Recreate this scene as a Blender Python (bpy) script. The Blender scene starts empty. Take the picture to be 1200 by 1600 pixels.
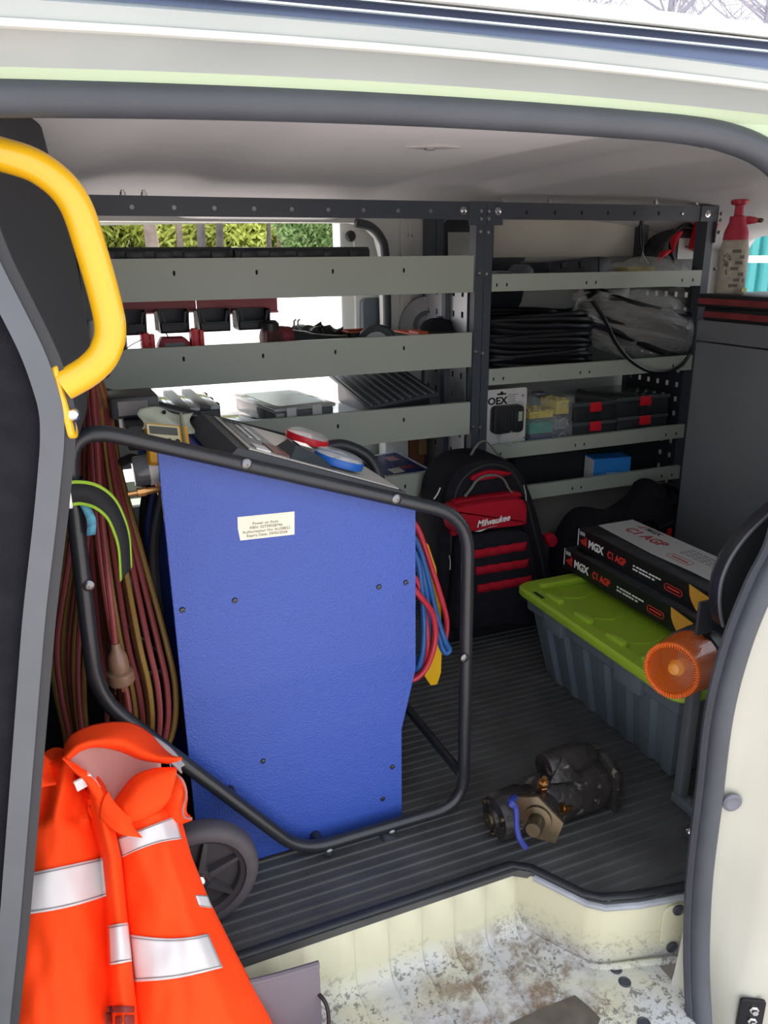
import bpy, bmesh, math, random
from mathutils import Vector, Matrix, noise
random.seed(7)
R = math.radians
PI = math.pi
SC = bpy.context.scene
COL = SC.collection

# ------------------------------------------------------------------ camera
FPX = 1229.4
YAW, PITCH, ROLL = R(22.42), R(18.05), R(-0.53)
CAM = Vector((0.0, 0.0, 1.12))
_fw = Vector((math.sin(YAW)*math.cos(PITCH), math.cos(YAW)*math.cos(PITCH), -math.sin(PITCH)))
_r0 = Vector((math.cos(YAW), -math.sin(YAW), 0)); _u0 = _r0.cross(_fw)
_r = math.cos(ROLL)*_r0 + math.sin(ROLL)*_u0
_u = math.cos(ROLL)*_u0 - math.sin(ROLL)*_r0
cd = bpy.data.cameras.new('camera'); cam = bpy.data.objects.new('camera', cd); COL.objects.link(cam)
M3 = Matrix((_r, _u, -_fw)).transposed()
cam.matrix_world = Matrix.Translation(CAM) @ M3.to_4x4()
cd.sensor_fit = 'VERTICAL'; cd.sensor_height = 24.0; cd.lens = FPX*24.0/1600.0
cd.clip_start = 0.01; cd.clip_end = 500
SC.camera = cam

# ------------------------------------------------------------------ sky, sun, exposure
SC.view_settings.view_transform = 'Standard'
SC.view_settings.look = 'None'
SC.view_settings.gamma = 1.0
SC.view_settings.use_curve_mapping = False
SC.view_settings.exposure = -0.12
W = bpy.data.worlds.new('sky'); SC.world = W; W.use_nodes = True
nt = W.node_tree; nt.nodes.clear()
wo = nt.nodes.new('ShaderNodeOutputWorld'); bg = nt.nodes.new('ShaderNodeBackground')
sk = nt.nodes.new('ShaderNodeTexSky'); sk.sky_type = 'NISHITA'
sk.sun_disc = False; sk.sun_elevation = R(56); sk.sun_rotation = R(38)
sk.air_density = 1.0; sk.dust_density = 2.5; sk.ozone_density = 1.0
mx = nt.nodes.new('ShaderNodeMixRGB'); mx.inputs[0].default_value = 0.62
mx.inputs[2].default_value = (7.3, 7.5, 7.9, 1)          # thin bright cloud veil over the blue
nt.links.new(sk.outputs[0], mx.inputs[1])
nt.links.new(mx.outputs[0], bg.inputs[0]); bg.inputs[1].default_value = 0.42
nt.links.new(bg.outputs[0], wo.inputs[0])
SUN = bpy.data.lights.new('sun', 'SUN'); SUN.energy = 8.0; SUN.angle = R(1.5); SUN.color = (1.0, .97, .93)
so = bpy.data.objects.new('sun', SUN); COL.objects.link(so)
so.rotation_euler = Vector((-0.50, -0.64, -1.15)).to_track_quat('-Z', 'Y').to_euler()
so.location = (6, 4, 10)

# ------------------------------------------------------------------ helpers
def at(px, py, x=None, y=None, z=None):
    """point of the place seen at a pixel of the 1200x1600 photograph, at a known x, y or z (metres)"""
    d = _fw + _r*((px-600)/FPX) - _u*((py-800)/FPX)
    if y is not None: t = y/d.y
    elif x is not None: t = x/d.x
    else: t = (z-CAM.z)/d.z
    return CAM + d*t
def lin(c):
    return c/12.92 if c <= .04045 else ((c+.055)/1.055)**2.4
def hx(s):
    s = s.lstrip('#'); return tuple(lin(int(s[i:i+2], 16)/255) for i in (0, 2, 4))
MATS = {}
def mat(name, col, rough=.5, metal=0.0, bump=None, var=None, spec=.5, trans=0, coat=0, alpha=1, emit=None, specks=None, ior=1.45, aniso=None):
    """procedural principled material: bump=(scale,strength), var=(scale,amount), specks=(scale,threshold,colour)"""
    if name in MATS: return MATS[name]
    m = bpy.data.materials.new(name); m.use_nodes = True; MATS[name] = m
    n = m.node_tree.nodes; l = m.node_tree.links; b = n['Principled BSDF']
    if isinstance(col, str): col = hx(col)
    b.inputs['Base Color'].default_value = (*col, 1); b.inputs['Roughness'].default_value = rough
    b.inputs['Metallic'].default_value = metal; b.inputs['Specular IOR Level'].default_value = spec
    b.inputs['Transmission Weight'].default_value = trans; b.inputs['Coat Weight'].default_value = coat
    b.inputs['Alpha'].default_value = alpha; b.inputs['IOR'].default_value = ior
    m.diffuse_color = (*col, 1)
    if emit: b.inputs['Emission Color'].default_value = (*emit[0], 1); b.inputs['Emission Strength'].default_value = emit[1]
    tc = n.new('ShaderNodeTexCoord'); src = tc.outputs['Object']
    cur = None
    if var:
        t = n.new('ShaderNodeTexNoise'); t.inputs['Scale'].default_value = var[0]; t.inputs['Detail'].default_value = 5
        l.new(src, t.inputs['Vector'])
        mp = n.new('ShaderNodeMapRange'); mp.inputs[1].default_value = .3; mp.inputs[2].default_value = .7
        mp.inputs[3].default_value = 1-var[1]; mp.inputs[4].default_value = 1+var[1]
        l.new(t.outputs[0], mp.inputs[0])
        mm = n.new('ShaderNodeVectorMath'); mm.operation = 'SCALE'; mm.inputs[0].default_value = col
        l.new(mp.outputs[0], mm.inputs['Scale']); cur = mm.outputs[0]
        rr = n.new('ShaderNodeMapRange'); rr.inputs[3].default_value = max(0, rough-.08); rr.inputs[4].default_value = min(1, rough+.08)
        l.new(t.outputs[0], rr.inputs[0]); l.new(rr.outputs[0], b.inputs['Roughness'])
    if specks:
        t = n.new('ShaderNodeTexNoise'); t.inputs['Scale'].default_value = specks[0]; t.inputs['Detail'].default_value = 6; t.inputs['Roughness'].default_value = .7
        l.new(src, t.inputs['Vector'])
        mp = n.new('ShaderNodeMapRange'); mp.inputs[1].default_value = specks[1]; mp.inputs[2].default_value = specks[1]+.04
        l.new(t.outputs[0], mp.inputs[0])
        mi = n.new('ShaderNodeMixRGB'); mi.inputs[2].default_value = (*(hx(specks[2]) if isinstance(specks[2], str) else specks[2]), 1)
        if cur: l.new(cur, mi.inputs[1])
        else: mi.inputs[1].default_value = (*col, 1)
        l.new(mp.outputs[0], mi.inputs[0]); cur = mi.outputs[0]
    if cur: l.new(cur, b.inputs['Base Color'])
    if bump:
        t = n.new('ShaderNodeTexNoise'); t.inputs['Scale'].default_value = bump[0]; t.inputs['Detail'].default_value = 3
        l.new(src, t.inputs['Vector'])
        bp = n.new('ShaderNodeBump'); bp.inputs['Strength'].default_value = bump[1]; bp.inputs['Distance'].default_value = bump[2] if len(bump) > 2 else .002
        l.new(t.outputs[0], bp.inputs['Height']); l.new(bp.outputs[0], b.inputs['Normal'])
    return m

class MB:
    """collects shapes into one mesh (world coordinates)"""
    def __init__(s): s.v = []; s.f = []; s.m = []; s.mats = []; s.cur = 0
    def use(s, m):
        if m not in s.mats: s.mats.append(m)
        s.cur = s.mats.index(m); return s
    def add(s, vs, fs, M=None):
        o = len(s.v)
        for p in vs:
            p = Vector(p); s.v.append(M @ p if M else p)
        for f in fs: s.f.append(tuple(i+o for i in f)); s.m.append(s.cur)
        return s
    def box(s, lo, hi, M=None, bev=0):
        x0, y0, z0 = lo; x1, y1, z1 = hi
        if bev > 0:
            bm = bmesh.new(); bmesh.ops.create_cube(bm, size=1)
            for v in bm.verts: v.co = Vector(((x0+x1)/2+v.co.x*(x1-x0), (y0+y1)/2+v.co.y*(y1-y0), (z0+z1)/2+v.co.z*(z1-z0)))
            bmesh.ops.bevel(bm, geom=bm.edges[:]+bm.verts[:], offset=bev, segments=2, profile=.5, affect='EDGES')
            bm.verts.index_update()
            vs = [v.co.copy() for v in bm.verts]; fs = [[v.index for v in f.verts] for f in bm.faces]; bm.free()
            return s.add(vs, fs, M)
        vs = [(x0,y0,z0),(x1,y0,z0),(x1,y1,z0),(x0,y1,z0),(x0,y0,z1),(x1,y0,z1),(x1,y1,z1),(x0,y1,z1)]
        return s.add(vs, [(0,3,2,1),(4,5,6,7),(0,1,5,4),(1,2,6,5),(2,3,7,6),(3,0,4,7)], M)
    def prism(s, poly, d0, d1, axis='y', M=None, bev=0):
        """polygon (2D) extruded along axis; poly coords are the two other axes in order"""
        def p3(a, b, c):
            return {'x': (c, a, b), 'y': (a, c, b), 'z': (a, b, c)}[axis]
        n = len(poly)
        vs = [p3(a, b, d0) for a, b in poly]+[p3(a, b, d1) for a, b in poly]
        fs = [tuple(range(n)), tuple(range(2*n-1, n-1, -1))]+[(i, i+n, (i+1) % n+n, (i+1) % n) for i in range(n)]
        bm = bmesh.new(); bv = [bm.verts.new(v) for v in vs]
        for f in fs: bm.faces.new([bv[i] for i in f])
        bmesh.ops.recalc_face_normals(bm, faces=bm.faces[:])
        if bev > 0:
            es = [e for e in bm.edges if e.calc_face_angle(0) > .3]
            bmesh.ops.bevel(bm, geom=es, offset=bev, segments=2, profile=.5, affect='EDGES')
        if n > 4: bmesh.ops.triangulate(bm, faces=[f for f in bm.faces if len(f.verts) > 4])
        bm.verts.index_update()
        v2 = [v.co.copy() for v in bm.verts]; f2 = [[v.index for v in f.verts] for f in bm.faces]; bm.free()
        return s.add(v2, f2, M)
    def tube(s, pts, r, n=10, closed=False, cap=True, flat=1.0, up=None):
        pts = [Vector(p) for p in pts]; k = len(pts)
        rs = r if isinstance(r, (list, tuple)) else [r]*k
        T = []
        for i in range(k):
            a = pts[i-1] if (i > 0 or closed) else pts[i]; b = pts[(i+1) % k] if (i < k-1 or closed) else pts[i]
            t = (b-a); T.append(t.normalized() if t.length > 1e-9 else Vector((0, 0, 1)))
        ref = Vector(up) if up else (Vector((0, 0, 1)) if abs(T[0].z) < .9 else Vector((1, 0, 0)))
        nrm = (ref-T[0]*ref.dot(T[0])).normalized()
        vs = []
        for i in range(k):
            nrm = (nrm-T[i]*nrm.dot(T[i]));
            if nrm.length < 1e-6: nrm = T[i].orthogonal()
            nrm.normalize(); bi = T[i].cross(nrm)
            for j in range(n):
                a = 2*PI*j/n; vs.append(pts[i]+(nrm*math.cos(a)*flat+bi*math.sin(a))*rs[i])
        fs = []
        for i in range(k if closed else k-1):
            i2 = (i+1) % k
            for j in range(n):
                j2 = (j+1) % n; fs.append((i*n+j, i2*n+j, i2*n+j2, i*n+j2)[::-1])
        if cap and not closed:
            fs.append(tuple(range(n))); fs.append(tuple((k-1)*n+j for j in range(n))[::-1])
        return s.add(vs, fs)
    def lathe(s, prof, M=None, n=24, ang=2*PI, open=False):
        """prof: list of (radius, height) about local z"""
        vs = []; fs = []; k = len(prof)
        for j in range(n):
            a = ang*j/n
            for r, h in prof: vs.append((r*math.cos(a), r*math.sin(a), h))
        for j in range(n):
            j2 = (j+1) % n
            for i in range(k-1): fs.append((j*k+i, j2*k+i, j2*k+i+1, j*k+i+1))
        if not open and prof[0][0] > 1e-6: fs.append(tuple(j*k for j in range(n))[::-1])
        if not open and prof[-1][0] > 1e-6: fs.append(tuple(j*k+k-1 for j in range(n)))
        return s.add(vs, fs, M)
    def grid(s, P):
        """P: rows of points"""
        a = len(P); b = len(P[0]); vs = [p for row in P for p in row]
        return s.add(vs, [(i*b+j, i*b+j+1, (i+1)*b+j+1, (i+1)*b+j) for i in range(a-1) for j in range(b-1)])
    def build(s, name, m=None, parent=None, smooth=False, origin=None, thick=0, weld=False, ang=40):
        me = bpy.data.meshes.new(name)
        lo = Vector([min(p[i] for p in s.v) for i in range(3)]); hi = Vector([max(p[i] for p in s.v) for i in range(3)])
        og = Vector(parent['_o']) if parent is not None and '_o' in parent else (Vector(origin) if origin else Vector(((lo.x+hi.x)/2, (lo.y+hi.y)/2, lo.z)))
        me.from_pydata([p-og for p in s.v], [], s.f)
        ms = s.mats if s.mats else [m]
        for q in ms: me.materials.append(q)
        if len(s.mats) > 1: me.polygons.foreach_set('material_index', s.m)
        bm = bmesh.new(); bm.from_mesh(me)
        if weld: bmesh.ops.remove_doubles(bm, verts=bm.verts[:], dist=1e-5)
        bmesh.ops.recalc_face_normals(bm, faces=bm.faces[:]); bm.to_mesh(me); bm.free()
        if smooth:
            me.polygons.foreach_set('use_smooth', [True]*len(me.polygons))
            try: me.set_sharp_from_angle(angle=R(ang))
            except Exception: pass
        o = bpy.data.objects.new(name, me); COL.objects.link(o)
        if parent is not None: o.parent = parent
        if parent is None or '_o' not in parent: o.location = og if parent is None else og
        o['_o'] = tuple(og)
        if thick:
            md = o.modifiers.new('thickness', 'SOLIDIFY'); md.thickness = thick; md.offset = 0
        return o
def tag(o, label=None, cat=None, group=None, kind=None):
    if label: o['label'] = label
    if cat: o['category'] = cat
    if group: o['group'] = group
    if kind: o['kind'] = kind
    return o
def thing(name, label, cat, loc, group=None):
    o = bpy.data.objects.new(name, None); COL.objects.link(o); o.location = loc; o.empty_display_size = .05
    o['_o'] = tuple(loc); return tag(o, label, cat, group)
def struct(o, label=None): return tag(o, label, None, None, 'structure')
def inst(name, mesh, parent, loc, rot=None, scale=None):
    """a piece sharing mesh data, placed at a world location under a parent"""
    o = bpy.data.objects.new(name, mesh); COL.objects.link(o); o.parent = parent
    M = Matrix.Translation(Vector(loc)-Vector(parent['_o']))
    if rot is not None: M = M @ rot.to_4x4()
    if scale: M = M @ Matrix.Diagonal((*scale, 1))
    o.matrix_local = M; o['_o'] = tuple(loc); return o
def mesh_of(mb, m, smooth=True):
    o = mb.build('tmp', m, None, smooth, origin=(0, 0, 0)); me = o.data; bpy.data.objects.remove(o); return me
def frame_M(o, xd, yd):
    """matrix with local x along xd, local y along yd"""
    xd = Vector(xd).normalized(); yd = Vector(yd); yd = (yd-xd*yd.dot(xd)).normalized(); zd = xd.cross(yd)
    M = Matrix((xd, yd, zd)).transposed().to_4x4(); M.translation = Vector(o); return M
def axis_M(o, zd, ref=(0, 0, 1)):
    zd = Vector(zd).normalized(); ref = Vector(ref)
    if abs(zd.dot(ref)) > .98: ref = Vector((1, 0, 0))
    xd = ref.cross(zd).normalized(); yd = zd.cross(xd)
    M = Matrix((xd, yd, zd)).transposed().to_4x4(); M.translation = Vector(o); return M
def text(name, body, size, o, xd, yd, m, parent, ext=.0006, align='LEFT', shear=0, bold=0, space=1.0, sx=1.0):
    c = bpy.data.curves.new(name, 'FONT'); c.body = body; c.size = size; c.extrude = ext; c.align_x = align
    c.shear = shear; c.offset = bold; c.space_character = space; c.resolution_u = 3
    t = bpy.data.objects.new(name, c); COL.objects.link(t)
    dg = bpy.context.evaluated_depsgraph_get(); me = bpy.data.meshes.new_from_object(t.evaluated_get(dg))
    bpy.data.objects.remove(t); me.name = name
    M = frame_M(o, xd, yd) @ Matrix.Diagonal((sx, 1, 1, 1)); og = Vector(parent['_o']) if parent is not None else Vector(o)
    me.transform(Matrix.Translation(-og) @ M)
    me.materials.clear(); me.materials.append(m)
    ob = bpy.data.objects.new(name, me); COL.objects.link(ob)
    if parent is not None: ob.parent = parent
    else: ob.location = og
    ob['_o'] = tuple(og); return ob
def spline(pts, k=6, closed=False):
    """Catmull-Rom through points"""
    P = [Vector(p) for p in pts]; n = len(P); out = []
    for i in range(n if closed else n-1):
        p1, p2 = P[i], P[(i+1) % n]
        p0 = P[i-1] if (i > 0 or closed) else p1*2-p2
        p3 = P[(i+2) % n] if (i+2 < n or closed) else p2*2-p1
        for j in range(k):
            t = j/k
            out.append(.5*((2*p1)+(p2-p0)*t+(2*p0-5*p1+4*p2-p3)*t*t+(3*p1-p0-3*p2+p3)*t*t*t))
    if not closed: out.append(P[-1])
    return out
def fillet(pts, r, k=5, closed=False):
    """polyline with rounded corners"""
    P = [Vector(p) for p in pts]; n = len(P); out = []
    for i in range(n):
        if not closed and i in (0, n-1): out.append(P[i]); continue
        a, b, c = P[i-1], P[i], P[(i+1) % n]
        rr = r[i] if isinstance(r, (list, tuple)) else r
        d = min(rr, (a-b).length*.45, (c-b).length*.45)
        s, e = b+(a-b).normalized()*d, b+(c-b).normalized()*d
        for j in range(k+1):
            t = j/k; out.append(s*(1-t)**2+b*2*t*(1-t)+e*t*t)
    return out
def interp(tab, x):
    if x <= tab[0][0]: return tab[0][1]
    for (a, u), (b, v) in zip(tab, tab[1:]):
        if x <= b: return u+(v-u)*(x-a)/(b-a)
    return tab[-1][1]
def rrect(w, h, r, k=4, cx=0, cy=0):
    out = []
    for qx, qy, a0 in ((1, 1, 0), (-1, 1, 90), (-1, -1, 180), (1, -1, 270)):
        for j in range(k+1):
            a = R(a0+90*j/k); out.append((cx+qx*(w/2-r)+r*math.cos(a), cy+qy*(h/2-r)+r*math.sin(a)))
    return out

# ------------------------------------------------------------------ materials
CREAM = mat('cream_body_paint', '#b4b2a4', .32, spec=.5, coat=.3, var=(6, .05))
CREAMIN = mat('pale_inner_body_paint', '#d6d6d2', .45, var=(4, .05))
RUBBER = mat('dark_rubber', '#3a3d44', .5, var=(20, .12))
BLACKP = mat('black_plastic', '#26282c', .42, var=(15, .15))
BLACKM = mat('black_matte_steel', '#2c2e33', .45, spec=.5, var=(8, .08))
BLACKF = mat('black_fabric', '#212126', .95, bump=(260, .5, .002), var=(40, .2), spec=.15)
CHAR = mat('charcoal_powder_coat', '#464c55', .42, bump=(500, .08, .0005))
SAGE = mat('sage_grey_powder_coat', '#a9b0a4', .38, bump=(420, .10, .0006), var=(3, .04))
ZINC = mat('zinc_steel', '#b9bcbc', .3, 1.0, var=(60, .15))
CHROME = mat('bright_steel', '#d8d8d8', .16, 1.0)
REDP = mat('red_plastic', '#d41f2c', .4)
REDF = mat('red_fabric', '#a8182a', .85, bump=(300, .4, .001), spec=.2)
WHITEP = mat('white_print', '#e6e6e2', .6)
REDINK = mat('red_print', '#d8392c', .55)
HOLE = mat('dark_hole', '#0b0b0c', .9)
CLEAR = mat('clear_plastic', '#eef2f2', .08, trans=1.0, ior=1.3, var=None)
# ================================================================== the van itself (setting)
Y_DOOR, Y_FAR, X_BACK = .79, 2.47, 2.47
# ---- floor: ribbed black rubber mat on the load floor
MATR = mat('black_rubber_mat', '#474746', .55, var=(9, .25), specks=(26, .68, '#6a6a68'), bump=(90, .15, .001))
EDGE = [(-.22, 1.04), (.690, 1.04), (.722, 1.018), (.776, .925), (.80, .905), (.86, .886), (.955, .868), (1.02, .862), (2.47, .85)]
def xmin(y):
    if y >= 1.04: return -.22
    pts = EDGE[1:]
    for (a, b), (c, d) in zip(pts, pts[1:]):
        if d <= y <= b: return a+(c-a)*(b-y)/(b-d)
    return 2.3
f = MB(); p = .0245; y = .862; RIBH = .0035
def xm(yy): return xmin(yy)
ys = [.852]
while y < 2.47: ys += [y, y+.016, y+.0175, y+.023]; y += p
for i in range(len(ys)-1):
    a, b = ys[i], ys[i+1]; k = (i-1) % 4
    za = 0 if (i > 0 and (i-1) % 4 in (0, 3)) else 0
    lev = lambda j: (-RIBH if ((j-1) % 4) in (0, 1) and j > 0 else 0)
    z0, z1 = lev(i), lev(i+1)
    f.add([(xm(a), a, z0), (2.47, a, z0), (2.47, b, z1), (xm(b), b, z1)], [(0, 1, 2, 3)])
floor = struct(f.build('floor', MATR), 'black ribbed rubber mat on the load floor')
b = MB(); b.prism(EDGE+[(2.47, 2.47), (-.22, 2.47)], -.02, -RIBH-.0005, 'z'); b.build('mat_backing', MATR, floor)
# mat border strip and the pale sealant below it
e3 = [Vector((x, y, .001)) for x, y in EDGE[:-1]]
m_ = MB(); m_.tube([v+Vector((0, .008, .0)) for v in e3], .009, 8, flat=.5); m_.build('mat_edging', BLACKP, floor, True)
SEALANT = mat('grey_sealant', '#93979b', .6, var=(30, .15), bump=(60, .5, .002))
m_ = MB(); m_.tube([v+Vector((0, -.005, -.013)) for v in e3[2:]], .0065, 8); m_.build('sealant_bead', SEALANT, floor, True)

# ---- step well: cream painted, ribbed, worn to grey and rust
def worn_paint():
    m = mat('worn_cream_paint', '#c9c8b4', .5)
    n = m.node_tree.nodes; l = m.node_tree.links; bs = n['Principled BSDF']
    g = n.new('ShaderNodeNewGeometry'); sp = n.new('ShaderNodeSeparateXYZ'); l.new(g.outputs['Position'], sp.inputs[0])
    def noise_(sc, det, rough=.6):
        t = n.new('ShaderNodeTexNoise'); t.inputs['Scale'].default_value = sc; t.inputs['Detail'].default_value = det; t.inputs['Roughness'].default_value = rough
        l.new(g.outputs['Position'], t.inputs['Vector']); return t.outputs[0]
    def rng(v, a, b_, c=0, d=1):
        q = n.new('ShaderNodeMapRange'); q.inputs[1].default_value = a; q.inputs[2].default_value = b_; q.inputs[3].default_value = c; q.inputs[4].default_value = d
        l.new(v, q.inputs[0]); return q.outputs[0]
    def mul(a, b_):
        q = n.new('ShaderNodeMath'); q.operation = 'MULTIPLY'; l.new(a, q.inputs[0]); l.new(b_, q.inputs[1]); return q.outputs[0]
    def mix(fac, c1, c2):
        q = n.new('ShaderNodeMixRGB'); l.new(fac, q.inputs[0])
        if isinstance(c1, tuple): q.inputs[1].default_value = (*c1, 1)
        else: l.new(c1, q.inputs[1])
        q.inputs[2].default_value = (*c2, 1); return q.outputs[0]
    low = rng(sp.outputs[2], -.145, -.10, 1, 0)          # trodden part: only the well floor and its foot
    c = mix(mul(low, rng(noise_(5, 3), .35, .55)), hx('#c3c0a3'), hx('#b9b9b7'))
    chips = mul(rng(noise_(85, 5, .75), .53, .57), mul(rng(noise_(9, 3), .42, .54), rng(sp.outputs[2], -.15, -.07, 1, 0)))
    c = mix(chips, c, hx('#75726c'))
    rust = mul(rng(noise_(16, 8, .75), .46, .62), mul(low, rng(sp.outputs[0], .42, .55)))
    rust = mul(rust, rng(sp.outputs[0], .80, .74))
    c = mix(rust, c, hx('#7d6c58'))
    l.new(c, bs.inputs['Base Color']); l.new(rng(low, 0, 1, .38, .7), bs.inputs['Roughness'])
    return m
WORN = worn_paint()
WELLZ = -.152
def well_prof(x):
    rib = .008 if (x*15) % 1 < .45 else 0.0
    q = [(1.047, -.012), (1.043-rib, -.03), (1.040-rib, -.105), (1.033-rib, -.130), (1.018-rib*.5, -.146+rib*.5), (.995, WELLZ+.002+rib), (.95, WELLZ+rib), (.84, WELLZ-.002+rib), (.70, WELLZ-.006+rib), (.665, WELLZ-.008), (.655, WELLZ-.02), (.65, -.30)]
    return q
xs = []
x = -.25
while x < .78:
    k = math.floor(x*15); 
    for fr in (0.0, .06, .41, .47): xs.append((k+fr)/15+1e-6)
    x = (k+1)/15+1e-4
xs += [.80, .90]
g = MB(); g.grid([[Vector((x, yy, zz)) for yy, zz in well_prof(x if x < .72 else .085)] for x in xs])
step = struct(g.build('step_well', WORN, smooth=True, ang=50), 'cream painted ribbed step well under the side door')
cb = MB(); cb.prism([(.700, 1.06), (.700, 1.045), (.722, 1.012), (.776, .922), (.80, .902), (.86, .882), (.955, .864), (.99, .852), (.99, 1.06)], WELLZ-.01, -.012, 'z', bev=.006)
cb.build('corner_box', WORN, step, True)
fl = MB(); fl.tube(spline([(.725, 1.0, WELLZ+.004), (.778, .914, WELLZ+.004), (.80, .894, WELLZ+.005), (.86, .872, WELLZ+.01), (.92, .857, WELLZ+.008), (.945, .85, WELLZ+.008)], 5), .007, 8); fl.build('foot_seam', WORN, step, True)
# raised rounded pad on the corner face, rubber plugs
d_ = (Vector((.955, .864, 0))-Vector((.86, .882, 0))).normalized(); nrm_ = Vector((d_.y, -d_.x, 0))
pc = at(1052, 1445, y=.868)
pad = MB(); pad.prism(rrect(.055, .105, .022), -.002, .004, 'z', M=frame_M(pc+Vector((0, -.002, 0)), d_, (0, 0, 1)), bev=.003); pad.build('raised_pad', WORN, step, True)
plug = MB(); plug.lathe([(.0115, 0), (.0115, .003), (.009, .0045), (.0075, .003), (0, .003)], n=18); PLUG = mesh_of(plug, RUBBER)
rotp = axis_M((0, 0, 0), nrm_).to_3x3()
for q in ((1056, 1416), (1046, 1474)): inst('rubber_plug', PLUG, step, at(*q, y=.868)+nrm_*.008, rotp)
for q in ((962, 1516), (976, 1536), (1006, 1600)):
    inst('rubber_plug', PLUG, step, at(*q, z=WELLZ+.004), None)

# ---- header over the door: flange, ridge, slide rail, roof edge
def quad3(cols):
    (x0, a), (x1, b_), (x2, c) = cols
    def fn(x):
        x = max(-.25, min(1.15, x))
        return a*(x-x1)*(x-x2)/((x0-x1)*(x0-x2))+b_*(x-x0)*(x-x2)/((x1-x0)*(x1-x2))+c*(x-x0)*(x-x1)/((x2-x0)*(x2-x1))
    return fn
def hdr(Y, y0, y1, y2):
    P_ = [at(c, yy, y=Y) for c, yy in ((0, y0), (600, y1), (1000, y2))]
    fn = quad3([(q.x, q.z) for q in P_]); return (Y, fn)
PROF = dict(
    seal=hdr(.795, 150, 167, 194), lip0=hdr(.782, 121, 145, 171), lip1=hdr(.776, 104, 128, 158),
    band=hdr(.745, 40, 81, 121), ridge1=hdr(.738, 36, 76, 116), ridge2=hdr(.735, 32, 72, 110), cream=hdr(.725, -4, 43, 85),
    rail0=hdr(.745, -12, 38, 81), rail1=hdr(.745, -30, 24, 64), rail2=hdr(.738, -33, 21, 60), rail3=hdr(.748, -35, 18, 57),
    rail4=hdr(.748, -50, 7, 47), rail5=hdr(.738, -53, 4, 44), rail6=hdr(.745, -56, 1, 41),
    roof0=hdr(.728, -64, -8, 34), roof1=hdr(.735, -70, -14, 27), roof2=hdr(.765, -84, -26, 17), roof3=hdr(.82, -90, -31, 13))
HX = [-.5+.1*i for i in range(36)]
def loft(keys, m, name, smooth=True):
    g = MB(); g.grid([[Vector((x, PROF[k][0], PROF[k][1](x))) for x in HX] for k in keys]); return g.build(name, m, None, smooth, ang=25)
HDR = mat('greenish_white_header_paint', '#aab2b0', .34, coat=.25, var=(5, .05), specks=(60, .76, '#8f958c'))
hd = struct(loft(['lip1', 'band', 'ridge1', 'ridge2', 'cream', 'rail0'], HDR, 'wall_near_header'), 'cream painted metal header over the open side door')
g = MB(); g.grid([[Vector((x, PROF[k][0], PROF[k][1](x))) for x in HX] for k in ('seal', 'lip0', 'lip1')]); g.build('pale_green_lip', mat('pale_green_flange', '#b4c6a8', .4), hd, True)
g = MB(); g.tube([Vector((x, PROF['ridge2'][0]-.001, PROF['ridge2'][1](x)-.0015)) for x in HX], .0038, 8); g.build('pressed_ridge', mat('lit_ridge_paint', '#c3c6be', .3), hd, True)  # ridge colour lightened for the light along its edge
RAILM = mat('blue_grey_rail', '#5d6a86', .35, .3, var=(10, .08))
rl = loft(['rail0', 'rail1', 'rail2', 'rail3', 'rail4', 'rail5', 'rail6'], RAILM, 'trim_1'); struct(rl, 'grey blue sliding rail channel above the door')
g = MB()
for ka in ('rail2', 'rail5'):
    g.tube([Vector((x, PROF[ka][0]-.002, PROF[ka][1](x))) for x in HX], .0016, 6)
g.build('bright_lip', CHROME, rl, True)
WHITEPAINT = mat('white_roof_paint', '#ecefe8', .25, coat=.4)
g = MB(); rows = [[Vector((x, PROF[k][0], PROF[k][1](x))) for x in HX] for k in ('rail6', 'roof0', 'roof1', 'roof2', 'roof3')]
for yy, dz in ((1.0, .010), (1.5, .02), (2.0, .01), (2.5, -.03), (2.57, -.08), (2.585, -.16)): rows.append([Vector((x, yy, PROF['roof3'][1](x)+dz)) for x in HX])
g.grid(rows); roof = struct(g.build('roof', WHITEPAINT, None, True, ang=30), 'white painted roof skin of the van')

# ---- rubber door seal all round the opening
zt = PROF['seal'][1]
path = [Vector((x, .795, zt(x))) for x in (-.25, -.1, .05, .2, .35, .5, .62, .70)]
path += [Vector(q) for q in ((.765, .795, 1.252), (.840, .795, 1.234), (.905, .795, 1.195), (.962, .795, 1.125), (.992, .795, 1.02), (.998, .795, .90), (.988, .795, .80))]
path += [at(1226, 848, y=.795)]
path += [at(1192, 918, y=.795), at(1156, 1010, y=.795), at(1129, 1115, y=.795), at(1113, 1245, y=.795), at(1099, 1360, y=.795), at(1094, 1450, y=.785), at(1094, 1530, y=.765), at(1098, 1610, y=.735), at(1102, 1720, y=.69)]
sp = spline(path, 6)
SEALM = mat('grey_rubber_seal', '#42464c', .5, var=(14, .12), spec=.5)
g = MB(); g.tube(sp, .0165, 14); seal = struct(g.build('trim_2', SEALM, None, True), 'thick grey rubber seal around the side door opening')
g = MB(); g.tube([q+Vector((-.011 if i > len(path)*3.0 else 0, .014, -.004 if i < 48 else 0)) for i, q in enumerate(sp)], .010, 8); g.build('inner_lip', RUBBER, seal, True)
# x of the seal for a given height (right-hand side)
side = sorted([(q.z, q.x) for q in sp if q.x > .84]+[(1.25, .80)])
def sx(z): return interp(side, z)
topc = sorted([(q.x, q.z) for q in sp if q.z > 1.03 and q.x < .991])
g = MB(); xs_ = [.55+.02*i for i in range(27)]; g.grid([[Vector((x, .784, PROF['lip0'][1](x)+.002)) for x in xs_], [Vector((x, .792, max(1.22, interp(topc, x)+.004))) for x in xs_]]); g.build('corner_flange', MATS['pale_green_flange'], hd, True)
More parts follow.
